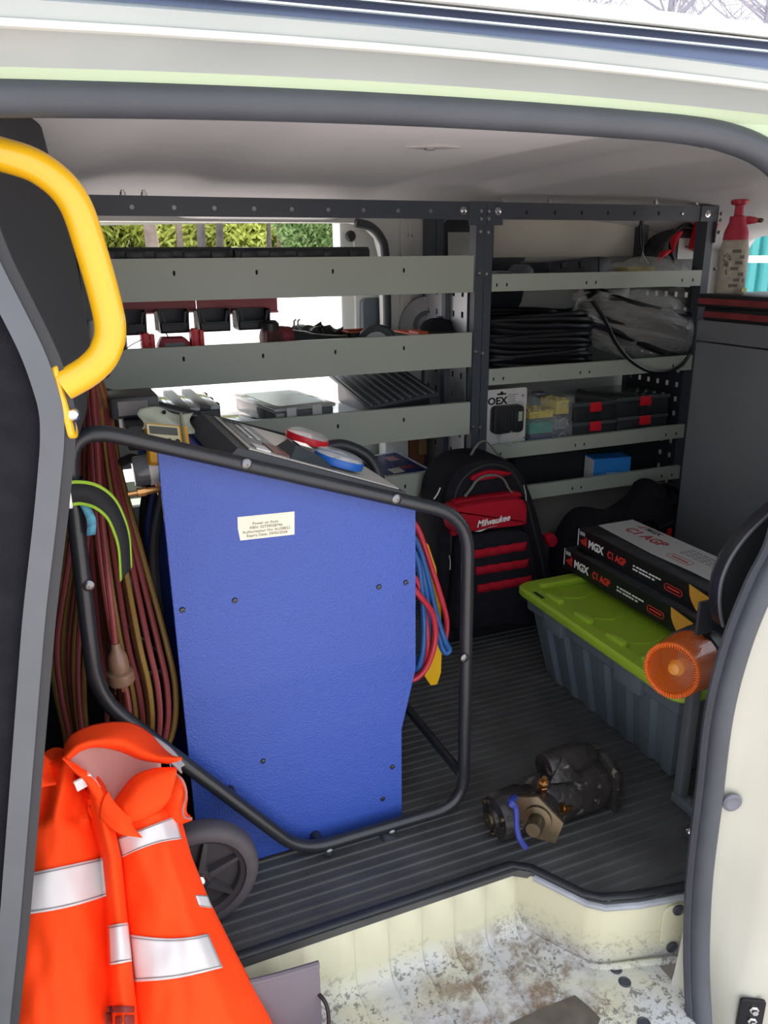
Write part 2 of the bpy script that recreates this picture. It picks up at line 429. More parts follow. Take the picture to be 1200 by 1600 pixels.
# ---- rear door pillar and body side beyond it
g = MB(); zs = [-.42+.05*i for i in range(32)]+[1.20, 1.215, 1.23, 1.245]
def pil(z):
    s_ = sx(z)
    bul = .03*math.exp(-((z-.06)/.13)**2)
    return [Vector((s_-.005, .815, z)), Vector((s_+.008, .803, z)), Vector((s_+.03, .797, z)), Vector((s_+.055, .782+.01*bul, z)), Vector((s_+.075, .75, z)), Vector((s_+.10, .728, z)), Vector((s_+.16, .72, z)), Vector((s_+.4, .715, z)), Vector((2.5, .715, z)), Vector((2.56, .75, z)), Vector((2.57, .85, z))]
g.grid([pil(z) for z in zs]); 
pillar = struct(g.build('wall_near', CREAM, None, True, ang=40), 'cream painted door pillar and body side at the right')
BIGPLUG = MB(); BIGPLUG.lathe([(.0165, 0), (.0165, .003), (.012, .006), (.010, .0045), (0, .0045)], n=20); BIGPLUG = mesh_of(BIGPLUG, mat('grey_rubber', '#6b6c74', .6))
inst('rubber_plug', BIGPLUG, pillar, at(1143, 1253, y=.786), axis_M((0, 0, 0), (-.3, -1, 0)).to_3x3())
inst('rubber_plug', BIGPLUG, pillar, at(1199, 1162, y=.765), axis_M((0, 0, 0), (-.6, -1, 0)).to_3x3(), (.35, .35, .5))
st = at(1172, 1582, y=.728); g = MB(); Ms = frame_M(st, (1, -.55, 0), (0, 0, 1))
g.prism(rrect(.044, .07, .006), 0, .006, 'z', M=Ms, bev=.0015); stk = g.build('striker_plate', mat('black_anodised', '#1c1d22', .35, .4), pillar, True)
for dz in (.014, -.012):
    g = MB(); g.lathe([(.0085, .006), (.0085, .008), (.0055, .009), (.0055, .014), (0, .014)], M=Ms @ Matrix.Translation((.003, dz, 0)), n=6); g.build('hex_bolt', CHROME, pillar)
# lower sill below the step, and the front door pillar left of frame
g = MB(); g.prism([(.645, -.30), (.70, -.30), (.70, -.45), (.66, -.47), (.64, -.42)], -.6, 2.5, 'x', bev=.006); struct(g.build('trim_3', CREAM, None, True), 'cream painted outer sill below the step well')
g = MB(); g.box((-.55, .70, -.42), (-.2, .80, 1.27), bev=.02); struct(g.build('wall_front_pillar', CREAM, None, True), 'cream painted front door pillar')

# ---- ceiling: pale headliner with pressed beads running across the van
LINER = mat('grey_white_headliner', '#e6e5e7', .6, var=(2.5, .05), bump=(7, .10, .02))
xa, xb = at(1150, 250, z=1.285).x, at(930, 245, z=1.285).x
def ceil_z(x, y):
    z = 1.30-.030*((y-1.55)/.9)**2
    s = lambda a, b_, v: max(0, min(1, (v-a)/(b_-a)))
    sm = lambda t: t*t*(3-2*t)
    z += .024*sm(s(xb-.10, xb+.0, x))*(1-sm(s(xa-.03, xa, x)))
    z += .012*sm(s(.12, .2, x))*(1-sm(s(.34, .42, x)))
    z -= .20*sm(s(1.75, 2.6, x))*s(.8, 2.2, y)**.7*.55
    z -= .045*sm(s(2.28, 2.5, y)); z -= .03*(1-sm(s(.78, .92, y)))
    return z
g = MB(); g.grid([[Vector((-.35+.047*i, .80+.034*j, ceil_z(-.35+.047*i, .80+.034*j))) for i in range(61)] for j in range(51)])
ceil = struct(g.build('ceiling', LINER, None, True), 'pale grey headliner with pressed creases')
c0 = at(678, 229, z=1.296); c0.z = ceil_z(c0.x, c0.y)-.002
g = MB(); g.prism([(-.05, 0), (-.012, .022), (.05, 0), (.012, -.022)], -.003, .003, 'z', M=frame_M(c0, (1, -.25, 0), (.2, 1, 0)), bev=.0015)
clip = g.build('liner_clip', mat('grey_clip', '#aeabaa', .6), ceil, True)
g = MB(); g.lathe([(.009, -.006), (.009, -.002), (0, 0)], M=Matrix.Translation(c0+Vector((-.008, 0, 0))), n=12); g.build('clip_button', mat('grey_clip2', '#8f8e8e', .6), clip, True)

# ---- far wall with the open far door
XR = at(600, 450, y=Y_FAR).x; ZT = at(400, 347, y=Y_FAR).z
OPEN = [(-.08, -.02), (-.08, ZT-.04), (-.04, ZT), (XR-.10, ZT), (XR-.05, ZT-.012), (XR-.015, ZT-.045), (XR, ZT-.10), (XR+.005, .90), (XR-.01, .82), (XR-.05, .72), (XR-.10, .63), (XR-.12, .5), (XR-.12, -.02)]
OUT = [(-.3, -.02), (-.3, 1.30), (0, 1.30), (XR-.08, 1.30), (XR, 1.30), (XR+.05, 1.30), (2.47, 1.30), (2.47, .90), (2.47, .82), (2.47, .72), (2.47, .63), (2.47, .5), (2.47, -.02)]
g = MB(); n = len(OPEN)
for Y_ in (Y_FAR, Y_FAR+.05):
    g.add([(a, Y_, c) for a, c in OPEN]+[(a, Y_, c) for a, c in OUT], [(i, i+1, n+i+1, n+i) for i in range(n-1)])
g.add([(a, Y_FAR, c) for a, c in OPEN]+[(a, Y_FAR+.05, c) for a, c in OPEN], [(i, i+1, n+i+1, n+i) for i in range(n-1)])
far = struct(g.build('wall_far', CREAMIN, None, False), 'pale inner body side behind the shelving')
g = MB(); g.tube([Vector((a, Y_FAR-.012, c)) for a, c in fillet([(v[0], v[1], 0) for v in OPEN], .03, 4) for a, c in [(a, c)]] if False else [Vector((q.x, Y_FAR-.012, q.y)) for q in spline([(a, c, 0) for a, c in OPEN[3:]], 5)], .014, 10); g.build('door_seal', SEALM, far, True)
# pressed ribs of the body side
for px_ in (628, 640):
    a = at(px_, 380, y=Y_FAR); b_ = at(px_-4, 640, y=Y_FAR)
    g = MB(); g.tube([a+Vector((0, -.002, .1)), b_+Vector((0, -.002, -.3))], .008, 6); g.build('pressed_rib', CREAMIN, far, True)
a = at(640, 368, y=Y_FAR); g = MB(); g.lathe([(.008, 0), (.008, .006), (0, .006)], M=axis_M(a, (0, -1, 0)), n=12); g.build('rubber_plug', RUBBER, far, True)
# dark rounded window blank and the bare metal plate on it
c = at(735, 420, y=Y_FAR-.008); g = MB(); g.prism(rrect(.34, .34, .09, cx=c.x+.04, cy=c.z), Y_FAR-.016, Y_FAR-.001, 'y', bev=.004); g.build('window_blank', RUBBER, far, True)
c = at(722, 390, y=Y_FAR-.02); g = MB(); g.box((c.x-.055, Y_FAR-.024, c.z-.12), (c.x+.09, Y_FAR-.018, c.z+.055), bev=.002); g.build('metal_plate', mat('pale_plate', '#c9ccc6', .25, .4), far, True)
a, b_ = at(772, 352, y=Y_FAR-.02), at(1030, 398, y=Y_FAR-.02)
g = MB(); g.prism(fillet_poly if False else [(a.x, b_.z-.005), (a.x, a.z+.03), (b_.x-.14, a.z+.03), (b_.x-.06, a.z+.01), (b_.x-.01, a.z-.03), (b_.x+.01, b_.z-.005)], Y_FAR-.022, Y_FAR-.002, 'y', bev=.004)
g.build('window_cover', mat('cream_cover', '#d8d4c6', .4, var=(3, .05)), far, True)
# ---- far sliding door, slid back outside
xd0 = at(531, 450, y=Y_FAR+.12).x
dr = struct(thing('door_1', None, None, (xd0+.5, Y_FAR+.14, -.3)), 'white far side sliding door, slid open')
del dr['_o']; dr['_o'] = (xd0+.5, Y_FAR+.14, -.3)
WDOOR = mat('white_door_paint', '#e8e9e6', .3, coat=.3)
g = MB(); g.box((xd0, Y_FAR+.11, -.30), (xd0+1.1, Y_FAR+.19, 1.24), bev=.012); g.build('door_skin', WDOOR, dr, True)
g = MB(); g.box((xd0+.045, Y_FAR+.095, -.2), (xd0+1.06, Y_FAR+.112, 1.2), bev=.006); g.build('inner_panel', CREAMIN, dr, True)
c = at(547, 369, y=Y_FAR+.09); g = MB(); g.lathe([(.016, 0), (.018, .012), (.012, .02), (0, .02)], M=axis_M(c+Vector((0, .005, 0)), (0, -1, 0)), n=14); g.build('rubber_stop', BLACKP, dr, True)
a, b_ = at(562, 466, y=Y_FAR+.09), at(600, 532, y=Y_FAR+.09)
g = MB(); g.prism([(a.x, b_.z), (a.x, a.z-.01), (a.x+.012, a.z), (b_.x-.02, a.z), (b_.x, a.z-.05), (b_.x, b_.z)], Y_FAR+.065, Y_FAR+.1, 'y', bev=.006); hnd = g.build('door_handle', mat('grey_blue_plastic', '#565d68', .5), dr, True)
g = MB(); g.prism([(a.x+.03, b_.z), (a.x+.03, b_.z+.055), (b_.x-.004, b_.z+.05), (b_.x-.004, b_.z)], Y_FAR+.055, Y_FAR+.07, 'y', bev=.004); g.build('handle_pull', mat('grey_blue_plastic2', '#3f4550', .5), hnd, True)
a = at(578, 603, y=Y_FAR+.09); g = MB(); g.prism(rrect(.05, .07, .015, cx=a.x, cy=a.z), Y_FAR+.08, Y_FAR+.1, 'y'); g.build('tan_recess', mat('tan_foam', '#a0805a', .8), dr, True)
# ---- rear wall with the back window
wy1 = at(1152, 420, x=X_BACK).y; wz1 = at(1190, 352, x=X_BACK).z; wz0 = at(1190, 446, x=X_BACK).z-.08
OPB = [(wy1, wz0), (wy1-.0, wz1-.09), (wy1-.05, wz1-.02), (wy1-.12, wz1+.012), (1.75, wz1+.02), (1.75, wz0)]
OTB = [(2.47, 0), (2.47, 1.1), (2.47, 1.3), (2.3, 1.3), (1.70, 1.3), (1.70, 0)]
g = MB(); n = 6
for X_ in (X_BACK, X_BACK+.04): g.add([(X_, a, c) for a, c in OPB]+[(X_, a, c) for a, c in OTB], [(i, (i+1) % n, n+(i+1) % n, n+i) for i in range(n)])
g.add([(X_, a, c) for X_ in (X_BACK, X_BACK+.04) for a, c in OPB], [(i, (i+1) % n, n+(i+1) % n, n+i) for i in range(n)])
g.box((X_BACK, .80, -.02), (X_BACK+.04, 1.70, .62)); g.box((X_BACK, .80, 1.22), (X_BACK+.04, 1.70, 1.32)); g.box((X_BACK, .80, .6), (X_BACK+.04, .95, 1.3))
bk = struct(g.build('wall_rear', LINER, None, False), 'pale lined rear end with the back window')
g = MB(); g.tube([Vector((X_BACK-.006, a, c)) for a, c in OPB[:5]], .014, 8); g.build('window_seal', RUBBER, bk, True)
win = MB(); win.box((X_BACK+.018, 1.72, wz0-.02), (X_BACK+.022, wy1+.01, wz1+.01)); struct(win.build('window_1', mat('window_glass', '#f2f6f4', .02, trans=1, ior=1.02)), 'back window pane')

# ---- bulkhead at the front of the load space: black lined panel with steel edge
BHP = [(1.30, -.055), (1.20, -.045), (1.10, -.03), (1.0, -.012), (.955, .0), (.93, .0), (.85, -.018), (.70, -.05), (.5, -.095), (.3, -.14), (.1, -.20), (-.16, -.27)]
def bh(z, y):
    x0 = interp(sorted(BHP), z); t = max(0, min(1, (y-.86)/.5)); t = t*t*(3-2*t)
    far_x = interp([(0, -.25), (.3, -.20), (.5, -.15), (.75, -.07), (.87, .03), (1.0, .05), (1.12, .045), (1.3, .02)], z)
    return x0-.012+(far_x-x0+.012)*t
BHM = mat('black_bulkhead_liner', '#2a2c30', .75, var=(5, .15), bump=(150, .2, .001))
g = MB(); g.grid([[Vector((bh(z, y), y, z)) for y in [.815+.0327*j for j in range(50)]] for z in [1.30-.05*i for i in range(30)]])
bulk = struct(g.build('wall_front', BHM, None, True, thick=.012), 'black lined bulkhead at the front of the load space')
STEEL = mat('grey_painted_steel', '#585c61', .35, .35, var=(12, .08))
prof = [at(-60, 300, y=.80), at(-22, 400, y=.80), at(20, 480, y=.80), at(60, 560, y=.80), at(85, 640, y=.80), at(86, 690, y=.80), at(76, 800, y=.80), at(57, 960, y=.80), at(38, 1200, y=.80), at(18, 1450, y=.80), at(-2, 1650, y=.80)]
g = MB(); cl = fillet(prof, .03, 4)
for w0, w1, m in ((-.013, .0085, STEEL), (.0085, .019, BLACKP)):
    g.use(m); vs = []
    for q in cl:
        d = .0
        for dx, dy in ((w0, 0), (w1, 0), (w1, .022), (w0, .022)): vs.append(q+Vector((dx, dy+(.004 if m is BLACKP else 0), 0)))
    k = len(cl); g.add(vs, [(i*4+j, i*4+(j+1) % 4, (i+1)*4+(j+1) % 4, (i+1)*4+j) for i in range(k-1) for j in range(4)])
g.build('edge_flange', None, bulk)
g = MB(); g.prism([(q.x-.011, q.z) for q in prof[1:]]+[(-.6, prof[-1].z), (-.6, prof[1].z)], .812, .87, 'y', bev=.004)  # flat panel shaped to keep the front seat side black
sb = g.build('front_seat_panel', BLACKF, None, True); tag(sb, 'flat black panel filling in the dark front seat area left of the grey bulkhead edge', 'seat'); 
# ---- yellow grab handle on the bulkhead edge
hp = [at(q[0], q[1], y=Y_) for q, Y_ in (((-90, 215), .84), ((-10, 238), .835), ((60, 262), .83), ((112, 310), .825), ((142, 390), .82), ((171, 500), .815), ((165, 548), .81), ((140, 578), .81), ((98, 603), .81))]
YEL = mat('yellow_enamel', '#dba615', .28, coat=.5, var=(5, .04), specks=(45, .78, '#5a4a10'))
gh = thing('grab_handle', 'bright yellow tubular grab handle on the dark bulkhead edge', 'handle', hp[-1])
g = MB(); g.tube(spline(hp, 8), .0148, 18); g.build('tube', YEL, gh, True)
fo = at(100, 628, y=.808); g = MB(); g.prism(rrect(.016, .072, .007), -.004, .002, 'z', M=frame_M(fo, (.35, .94, 0), (.12, 0, -1)), bev=.0015); g.prism([(-.02, -.001), (.02, -.001), (.02, .004), (-.02, .004)], -.045, .045, 'y', M=frame_M(fo, (.1, 1, 0), (1, -.1, -.1)) @ Matrix.Translation((0, 0, 0)), bev=.001) if False else None
g.build('mounting_flange', YEL, gh, True)
g = MB(); g.lathe([(.007, 0), (.007, .003), (.004, .007), (0, .008)], M=axis_M(at(112, 648, y=.806), (.75, -.66, .05)), n=10); g.build('screw', CHROME, gh, True)
# ================================================================== outside
GRAVEL = mat('pale_pink_gravel', '#cbc0b9', .9, var=(.5, .08), bump=(60, .3, .01), specks=(40, .6, '#b5a8a0'))
def gz(x, y):
    t = max(0, min(1, (y-7)/16)); return -.55+1.9*t*t*(3-2*t)+.03*math.sin(x*.3)
g = MB(); gx = [-90, -60, -40, -25, -15, -8, -4, 0, 4, 8, 15, 25, 40, 60, 90]; gy = [-90, -50, -25, -10, -4, 0, 4, 7, 9, 11, 13, 15, 17, 19, 21, 23, 30, 50, 90]
g.grid([[Vector((x, y, gz(x, y))) for x in gx] for y in gy])
ground = struct(g.build('ground', GRAVEL, None, True), 'pale pinkish gravel yard in strong sun')
BARK = mat('grey_brown_bark', '#8a7c72', .95, bump=(14, .8, .03), var=(3, .25))
BARK2 = mat('dark_bark', '#5c5754', .95, bump=(14, .8, .03), var=(3, .25))
LEAFY = [mat('yellow_green_leaf', '#d2dc72', .7, var=(1.2, .25)), mat('mid_green_leaf', '#b3c264', .7, var=(1.2, .25)), mat('dark_green_leaf', '#7d9a5c', .7, var=(1.2, .25))]
def leaf_cloud(n, rx, ry, rz, z0, size, seed):
    rnd = random.Random(seed); vs = []; fs = []
    for i in range(n):
        while True:
            p = Vector((rnd.uniform(-1, 1), rnd.uniform(-1, 1), rnd.uniform(-1, 1)))
            if .25 < p.length < 1: break
        q = Vector((p.x*rx, p.y*ry, z0+p.z*rz)); a = Vector((rnd.gauss(0, 1), rnd.gauss(0, 1), rnd.gauss(0, 1))).normalized(); b_ = a.orthogonal()*size*rnd.uniform(.6, 1.3); a = a*size*rnd.uniform(.25, .5)
        o = len(vs); vs += [q-b_, q+a, q+b_, q-a]; fs.append((o, o+1, o+2, o+3))
    return vs, fs
def bush_mesh(seed, n, rx, rz, size, m):
    v, f_ = leaf_cloud(n, rx, rx*.8, rz, rz*.85, size, seed); g = MB(); g.add(v, f_); return mesh_of(g, m, False)
def stem_mesh(seed, h):
    rnd = random.Random(seed); g = MB()
    for i in range(5):
        a = rnd.uniform(0, 6.28); g.tube([(0, 0, -.1), (math.cos(a)*.15, math.sin(a)*.15, h*.4), (math.cos(a)*.45, math.sin(a)*.45, h)], [.03, .02, .008], 5)
    return mesh_of(g, BARK2)
BUSH = [(bush_mesh(11, 6500, 1.6, 1.5, .095, LEAFY[0]), stem_mesh(1, 2.0)), (bush_mesh(12, 6500, 1.5, 1.7, .09, LEAFY[1]), stem_mesh(2, 2.2)), (bush_mesh(13, 7000, 1.3, 1.7, .085, LEAFY[2]), stem_mesh(3, 2.2))]
def bush(px, d, k, sc, label):
    p = at(px, 400, y=d); p.z = gz(p.x, p.y)-.1
    t = thing('bush', label, 'bush', p, 'shrubs beyond the gravel')
    a = inst('foliage', BUSH[k][0], t, p, Matrix.Rotation(px*.37, 3, 'Z'), (sc, sc, sc)); inst('stems', BUSH[k][1], t, p, None, (sc, sc, sc))
bl = [(60, 24, 0, 1.1, 'yellow-green bush far left, beside the dark bulkhead edge'), (112, 27, 0, 1.2, 'yellow-green bush behind the yellow handle top'), (180, 26, 0, 1.2, 'yellow-green bush left of the thick pale trunk'), (222, 28, 0, 1.1, 'yellow-green bush directly behind the thick pale trunk'),
      (268, 26, 0, 1.2, 'bright yellow-green bush just right of the thick pale trunk'), (312, 28, 1, 1.1, 'mid-green bush between two dark trunks'), (356, 26, 0, 1.2, 'yellow-green bush right of the pair of dark trunks'), (400, 28, 1, 1.1, 'mid-green bush left of the red-brown trunk'), (440, 27, 1, 1.1, 'mid-green bush behind the red-brown trunk'),
      (487, 20, 2, 1.0, 'dense dark green bush next to the open white door'), (545, 26, 1, 1.2, 'green bush mostly hidden behind the open white door')]
for a in bl: bush(*a)
def tree(px, d, h, r, m, label, seed, crown=0, lean=0, branches=14):
    r *= .75; spread = .16 if crown else .32
    rnd = random.Random(seed); p = at(px, 400, y=d); p.z = gz(p.x, p.y)-.1
    t = thing('tree', label, 'tree', p, 'gum trees beyond the gravel')
    pts = [p+Vector((lean*u*h+.12*math.sin(u*5+seed), 0, u*h)) for u in (0, .15, .3, .45, .6, .8, 1)]
    g = MB(); g.tube(pts, [r*1.25, r, r*.95, r*.85, r*.7, r*.45, r*.15], 9); g.build('trunk', m, t, True)
    g = MB()
    for i in range(branches):
        u = rnd.uniform(.3, .98); b0 = p+Vector((lean*u*h, 0, u*h)); a = rnd.uniform(0, 6.28); L = h*spread*(1.2-u)*rnd.uniform(.7, 1.3)
        e = b0+Vector((math.cos(a)*L, math.sin(a)*L, L*rnd.uniform(.4, 1.1))); md = (b0+e)/2+Vector((0, 0, -L*.06)); g.tube([b0, md, e], [r*.32, r*.2, r*.06], 5)
        for k in range(7):
            w = rnd.uniform(.35, 1); c = b0.lerp(e, w); L2 = L*.42; e2 = c+Vector((rnd.uniform(-1, 1)*L2, rnd.uniform(-1, 1)*L2, rnd.uniform(-.1, 1)*L2)); g.tube([c, e2], [r*.09, r*.03], 4)
            for q in range(3):
                c2 = c.lerp(e2, rnd.uniform(.3, 1)); g.tube([c2, c2+Vector((rnd.uniform(-1, 1), rnd.uniform(-1, 1), rnd.uniform(-.2, 1)))*L2*.45], [r*.045, r*.015], 3, cap=False)
    g.build('branches', m, t, True)
    if crown:
        v, f_ = leaf_cloud(crown, h*.11, h*.11, h*.24, h*.78, .12, seed); g = MB(); g.add([q+p+Vector((lean*h*.7, 0, 0)) for q in v], f_); g.build('crown', LEAFY[2], t)
tree(108, 23, 9, .10, BARK2, 'slim dark trunk seen beside the yellow handle', 1, 900)
tree(233, 22, 10, .19, BARK, 'thickest pale grey trunk above the left shelf', 2, 900)
tree(246, 25, 9, .10, BARK, 'slim pale trunk close beside the thickest trunk', 3, 700)
tree(288, 24, 9, .11, BARK, 'leaning thin trunk right of the thickest trunk', 4, 800, .02)
tree(323, 21, 10, .12, BARK2, 'dark straight trunk, left one of the close dark pair', 5, 900)
tree(346, 22, 10, .11, BARK2, 'dark straight trunk, right one of the close dark pair', 6, 800)
tree(417, 24, 9, .08, BARK2, 'thin dark trunk left of the red-brown trunk', 7, 700)
tree(438, 21, 10, .20, mat('red_brown_bark', '#7a6259', .95, bump=(14, .8, .03), var=(3, .25)), 'broad red-brown trunk left of the dark green bush', 8, 900)
TWIG = mat('pale_grey_twigs', '#9a98a2', .9)
tree(860, 26, 13, .2, TWIG, 'bare tree over the roof, left one at the top right corner', 21, 0, 0, 60)
tree(1010, 24, 14, .22, TWIG, 'bare forked tree over the roof, middle of the top right corner', 22, 0, .02, 70)
tree(1150, 27, 15, .22, TWIG, 'bare tree over the roof, nearest the top right corner', 23, 0, 0, 70)
tree(1300, 25, 14, .22, TWIG, 'bare tree beyond the right end of the roof', 24, 0, 0, 50)
# teal container and white slatted bench seen through the back window
TEAL = mat('teal_paint', '#4aa0a0', .5, var=(2, .06))
c0 = at(1185, 400, x=9.0)
tc = thing('shipping_container', 'teal ribbed steel container seen through the back window', 'container', (10.2, c0.y, -.55))
g = MB(); g.box((9.06, c0.y-4, -.5), (11.5, c0.y+1.6, 2.1)); g.build('body', TEAL, tc)
for i in range(24):
    yy = c0.y-3.9+i*.23; g = MB(); g.box((9.0, yy, -.4), (9.07, yy+.11, 2.0), bev=.01); g.build('rib', TEAL, tc)
g = MB(); g.box((8.98, c0.y-4, 2.0), (11.5, c0.y+1.62, 2.12), bev=.01); g.build('top_rail', TEAL, tc)
g = MB(); g.box((8.98, c0.y-4, -.55), (11.5, c0.y+1.62, -.4), bev=.01); g.build('bottom_rail', TEAL, tc)
q = at(1188, 405, x=4.2); WB = mat('white_bench_paint', '#e9e9ec', .4)
bn = thing('slatted_rack', 'white slatted metal rack standing outside the back window', 'rack', (4.4, q.y-.6, -.55))
for i in range(5):
    g = MB(); g.box((4.1+i*.13, q.y-2.2, q.z-.02-.03*0), (4.19+i*.13, q.y+.35, q.z+.02), bev=.006); g.build('slat', WB, bn)
for xx in (4.15, 4.62):
    for yy in (q.y-2.0, q.y+.2):
        g = MB(); g.box((xx-.03, yy-.03, -.56), (xx+.03, yy+.03, q.z-.01), bev=.006); g.build('leg', WB, bn)
# ================================================================== shelving
YS, YB = 2.10, 2.44
PERF_G = mat('galvanised_perforated', '#a7a9ad', .35, .6, var=(12, .08))
DARKIN = mat('black_slot', '#0d0e10', .8)
RIV = MB(); RIV.lathe([(.0062, 0), (.0062, .0012), (.0045, .0032), (0, .004)], n=10); RIVET = mesh_of(RIV, ZINC)
BOL = MB(); BOL.lathe([(.011, 0), (.011, .0015), (.0075, .002), (.0075, .0045), (.003, .006), (.003, .0045), (0, .0045)], n=14); BOLT = mesh_of(BOL, CHROME)
NUT = MB(); NUT.lathe([(.009, 0), (.009, .002), (.0065, .002), (.0065, .009), (.004, .009), (.004, .014), (0, .014)], n=6); NUTM = mesh_of(NUT, ZINC)
PLN = MB(); PLN.lathe([(.0055, 0), (.0055, .0008), (0, .0008)], n=10); DISC = mesh_of(PLN, mat('dull_rivet', '#8b8f94', .4, .6))
SLO = MB(); SLO.prism([(.0032*math.cos(a), .0032*math.sin(a)+(.003 if math.sin(a) >= 0 else -.003)) for a in [2*PI*i/12 for i in range(12)]], 0, .0006, 'z'); SLOT = mesh_of(SLO, DARKIN, False)
FRONT = axis_M((0, 0, 0), (0, -1, 0)).to_3x3()
def perf(name, x, y0, y1, z0, z1, m, parent, cy=.034, cz=.046, hw=.011, hh=.013, axis='x'):
    ny = max(1, int((y1-y0)/cy)); nz = max(1, int((z1-z0)/cz)); cy = (y1-y0)/ny; cz = (z1-z0)/nz; g = MB()
    for i in range(ny):
        for j in range(nz):
            a0, a1 = y0+i*cy, y0+(i+1)*cy; b0, b1 = z0+j*cz, z0+(j+1)*cz; ca, cb_ = (a0+a1)/2, (b0+b1)/2
            o = [(a0, b0), (a1, b0), (a1, b1), (a0, b1)]; h = [(ca-hw/2, cb_-hh/2), (ca+hw/2, cb_-hh/2), (ca+hw/2, cb_+hh/2), (ca-hw/2, cb_+hh/2)]
            g.add([(x, a, b_) for a, b_ in o+h], [(k, (k+1) % 4, 4+(k+1) % 4, 4+k) for k in range(4)])
    ob = g.build(name, m, parent, weld=True, thick=.002); return ob
def post(x0, x1, y0, y1, z0, z1, parent, flange=.003):
    g = MB(); g.box((x0, y0, z0), (x1, y0+flange, z1)); g.box((x0 if x0 > 1.5 or x0 < .5 else x0, y0+flange, z0), (x0+flange, y1, z1)); return g.build('post', CHAR, parent)
def tray(x0, x1, ztop, zbot, parent, thick=.0016):
    g = MB(); g.box((x0, YS-.008, zbot), (x1, YS-.0045, ztop)); g.box((x0, YS-.0045, zbot), (x1, YB, zbot+thick*2)); g.box((x0, YB-.002, zbot), (x1, YB, zbot+.05)); g.box((x0, YS-.0045, ztop-.0025), (x1, YS+.008, ztop))
    o = g.build('shelf_tray', SAGE, parent); return o
# ---- left unit
LX0, LX1 = .085, 1.184
b4t = at(665, 737, y=YS).z; b4b = at(650, 774, y=YS).z
LB = [(1.118, 1.016), (.902, .801), (.695, .596), (b4t, b4b)]
lu = thing('shelving_unit', 'dark steel van shelving with wide sage trays in front of the open far door', 'shelving', ((LX0+LX1)/2, 2.27, 0), 'van shelving units')
post(LX0, LX0+.028, YS-.004, YS+.035, .0, 1.262, lu); post(1.157, 1.184, YS-.004, YS+.035, 0, 1.262, lu)
post(LX0, LX0+.028, YB-.03, YB+.01, 0, 1.262, lu); post(1.157, 1.184, YB-.03, YB+.01, 0, 1.262, lu)
g = MB(); g.box((.052, YS-.010, 1.2155), (1.15, YS-.006, 1.2615)); g.box((.052, YS-.006, 1.258), (1.15, YS+.03, 1.2615)); g.build('top_beam', CHAR, lu)
g = MB(); g.box((1.128, YS-.0135, 1.200), (1.1845, YS-.0102, 1.2625), bev=.001); g.build('corner_plate', CHAR, lu)
for zt_, zb_ in LB: tray(.10, 1.150, zt_, zb_, lu)
perf('end_panel', 1.152, YS+.03, YB-.02, .0, 1.04, PERF_G, lu, .05, .06, .015, .018)
g = MB(); g.box((1.135, YS+.14, 0), (1.150, YS+.165, 1.04)); g.build('upright_strip', CHAR, lu)
g = MB(); g.box((.111, YS+.03, .0), (.113, YB-.02, .78)); g.build('end_panel', CHAR, lu)  # solid panel added to block outside light behind the hanging leads
for px_ in (206, 272, 335, 397, 456, 513, 568, 622, 673): inst('rivet', DISC, lu, at(px_, 323.5+(px_-206)*.0135, y=YS-.010), FRONT)
inst('bolt', BOLT, lu, at(724, 329, y=YS-.0135), FRONT); inst('bolt', BOLT, lu, at(91, 317, y=YS-.010), FRONT)
for q in ((751, 330), (751, 342), (750, 362), (748, 427), (743, 550), (739, 667)): inst('rivet', RIVET, lu, at(*q, y=YS-.0137 if q[1] < 346 else YS-.004), FRONT)
for q in ((272, 427), (401, 425.5), (520, 424), (631, 422.5), (287, 561), (411, 556), (524, 550), (631, 544), (528, 666), (631, 656), (633, 760)): inst('slot', SLOT, lu, at(*q, y=YS-.0081), FRONT)
# ---- right unit
RX0, RX1 = 1.186, 2.035
RB = [(1.0655, 1.0165), (.790, .741), (.552, .505), (.404, .357)]
ru = thing('shelving_unit', 'dark steel van shelving with narrow pale lipped trays at the rear', 'shelving', ((RX0+RX1)/2, 2.27, 0), 'van shelving units')
post(RX0, RX0+.026, YS-.004, YS+.035, 0, 1.262, ru); post(2.005, RX1, YS-.004, YS+.045, 0, 1.262, ru); post(RX0, RX0+.026, YB-.03, YB+.01, 0, 1.262, ru); post(2.005, RX1, YB-.03, YB+.01, 0, 1.262, ru)
g = MB(); g.box((1.214, YS-.010, 1.2155), (2.03, YS-.006, 1.2615)); g.box((1.214, YS-.006, 1.258), (2.03, YS+.03, 1.2615)); g.build('top_beam', CHAR, ru)
g = MB(); g.box((1.1855, YS-.0135, 1.200), (1.238, YS-.0102, 1.2625), bev=.001); g.build('corner_plate', CHAR, ru)
g = MB(); g.box((1.965, YS-.0135, 1.2145), (2.037, YS-.0102, 1.2625), bev=.001); g.box((2.034, YS-.0135, 1.15), (2.037, YS+.05, 1.2625)); g.build('corner_plate', CHAR, ru)
for zt_, zb_ in RB: tray(1.212, 2.0, zt_, zb_, ru)
perf('end_panel', 2.002, YS+.03, YB-.02, .0, 1.01, BLACKM, ru, .046, .05, .015, .017)
for px_ in (823, 867, 909, 950, 991, 1029, 1066): inst('rivet', SLOT if px_ < 1060 else RIVET, ru, at(px_, 332+(px_-823)*.006, y=YS-.0102), FRONT)
for q in ((778, 330), (1106, 334)): inst('bolt', BOLT, ru, at(*q, y=YS-.0137), FRONT)
for q in ((763, 330), (763, 342), (762, 363), (759, 428), (754, 552), (750, 668)): inst('rivet', RIVET, ru, at(*q, y=YS-.0137 if q[1] < 346 else YS-.004), FRONT)
for q in ((1127, 334), (1126, 344), (1123, 363), (1117, 420)): inst('rivet', RIVET, ru, at(*q, x=2.039), axis_M((0, 0, 0), (-1, -.3, 0)).to_3x3())
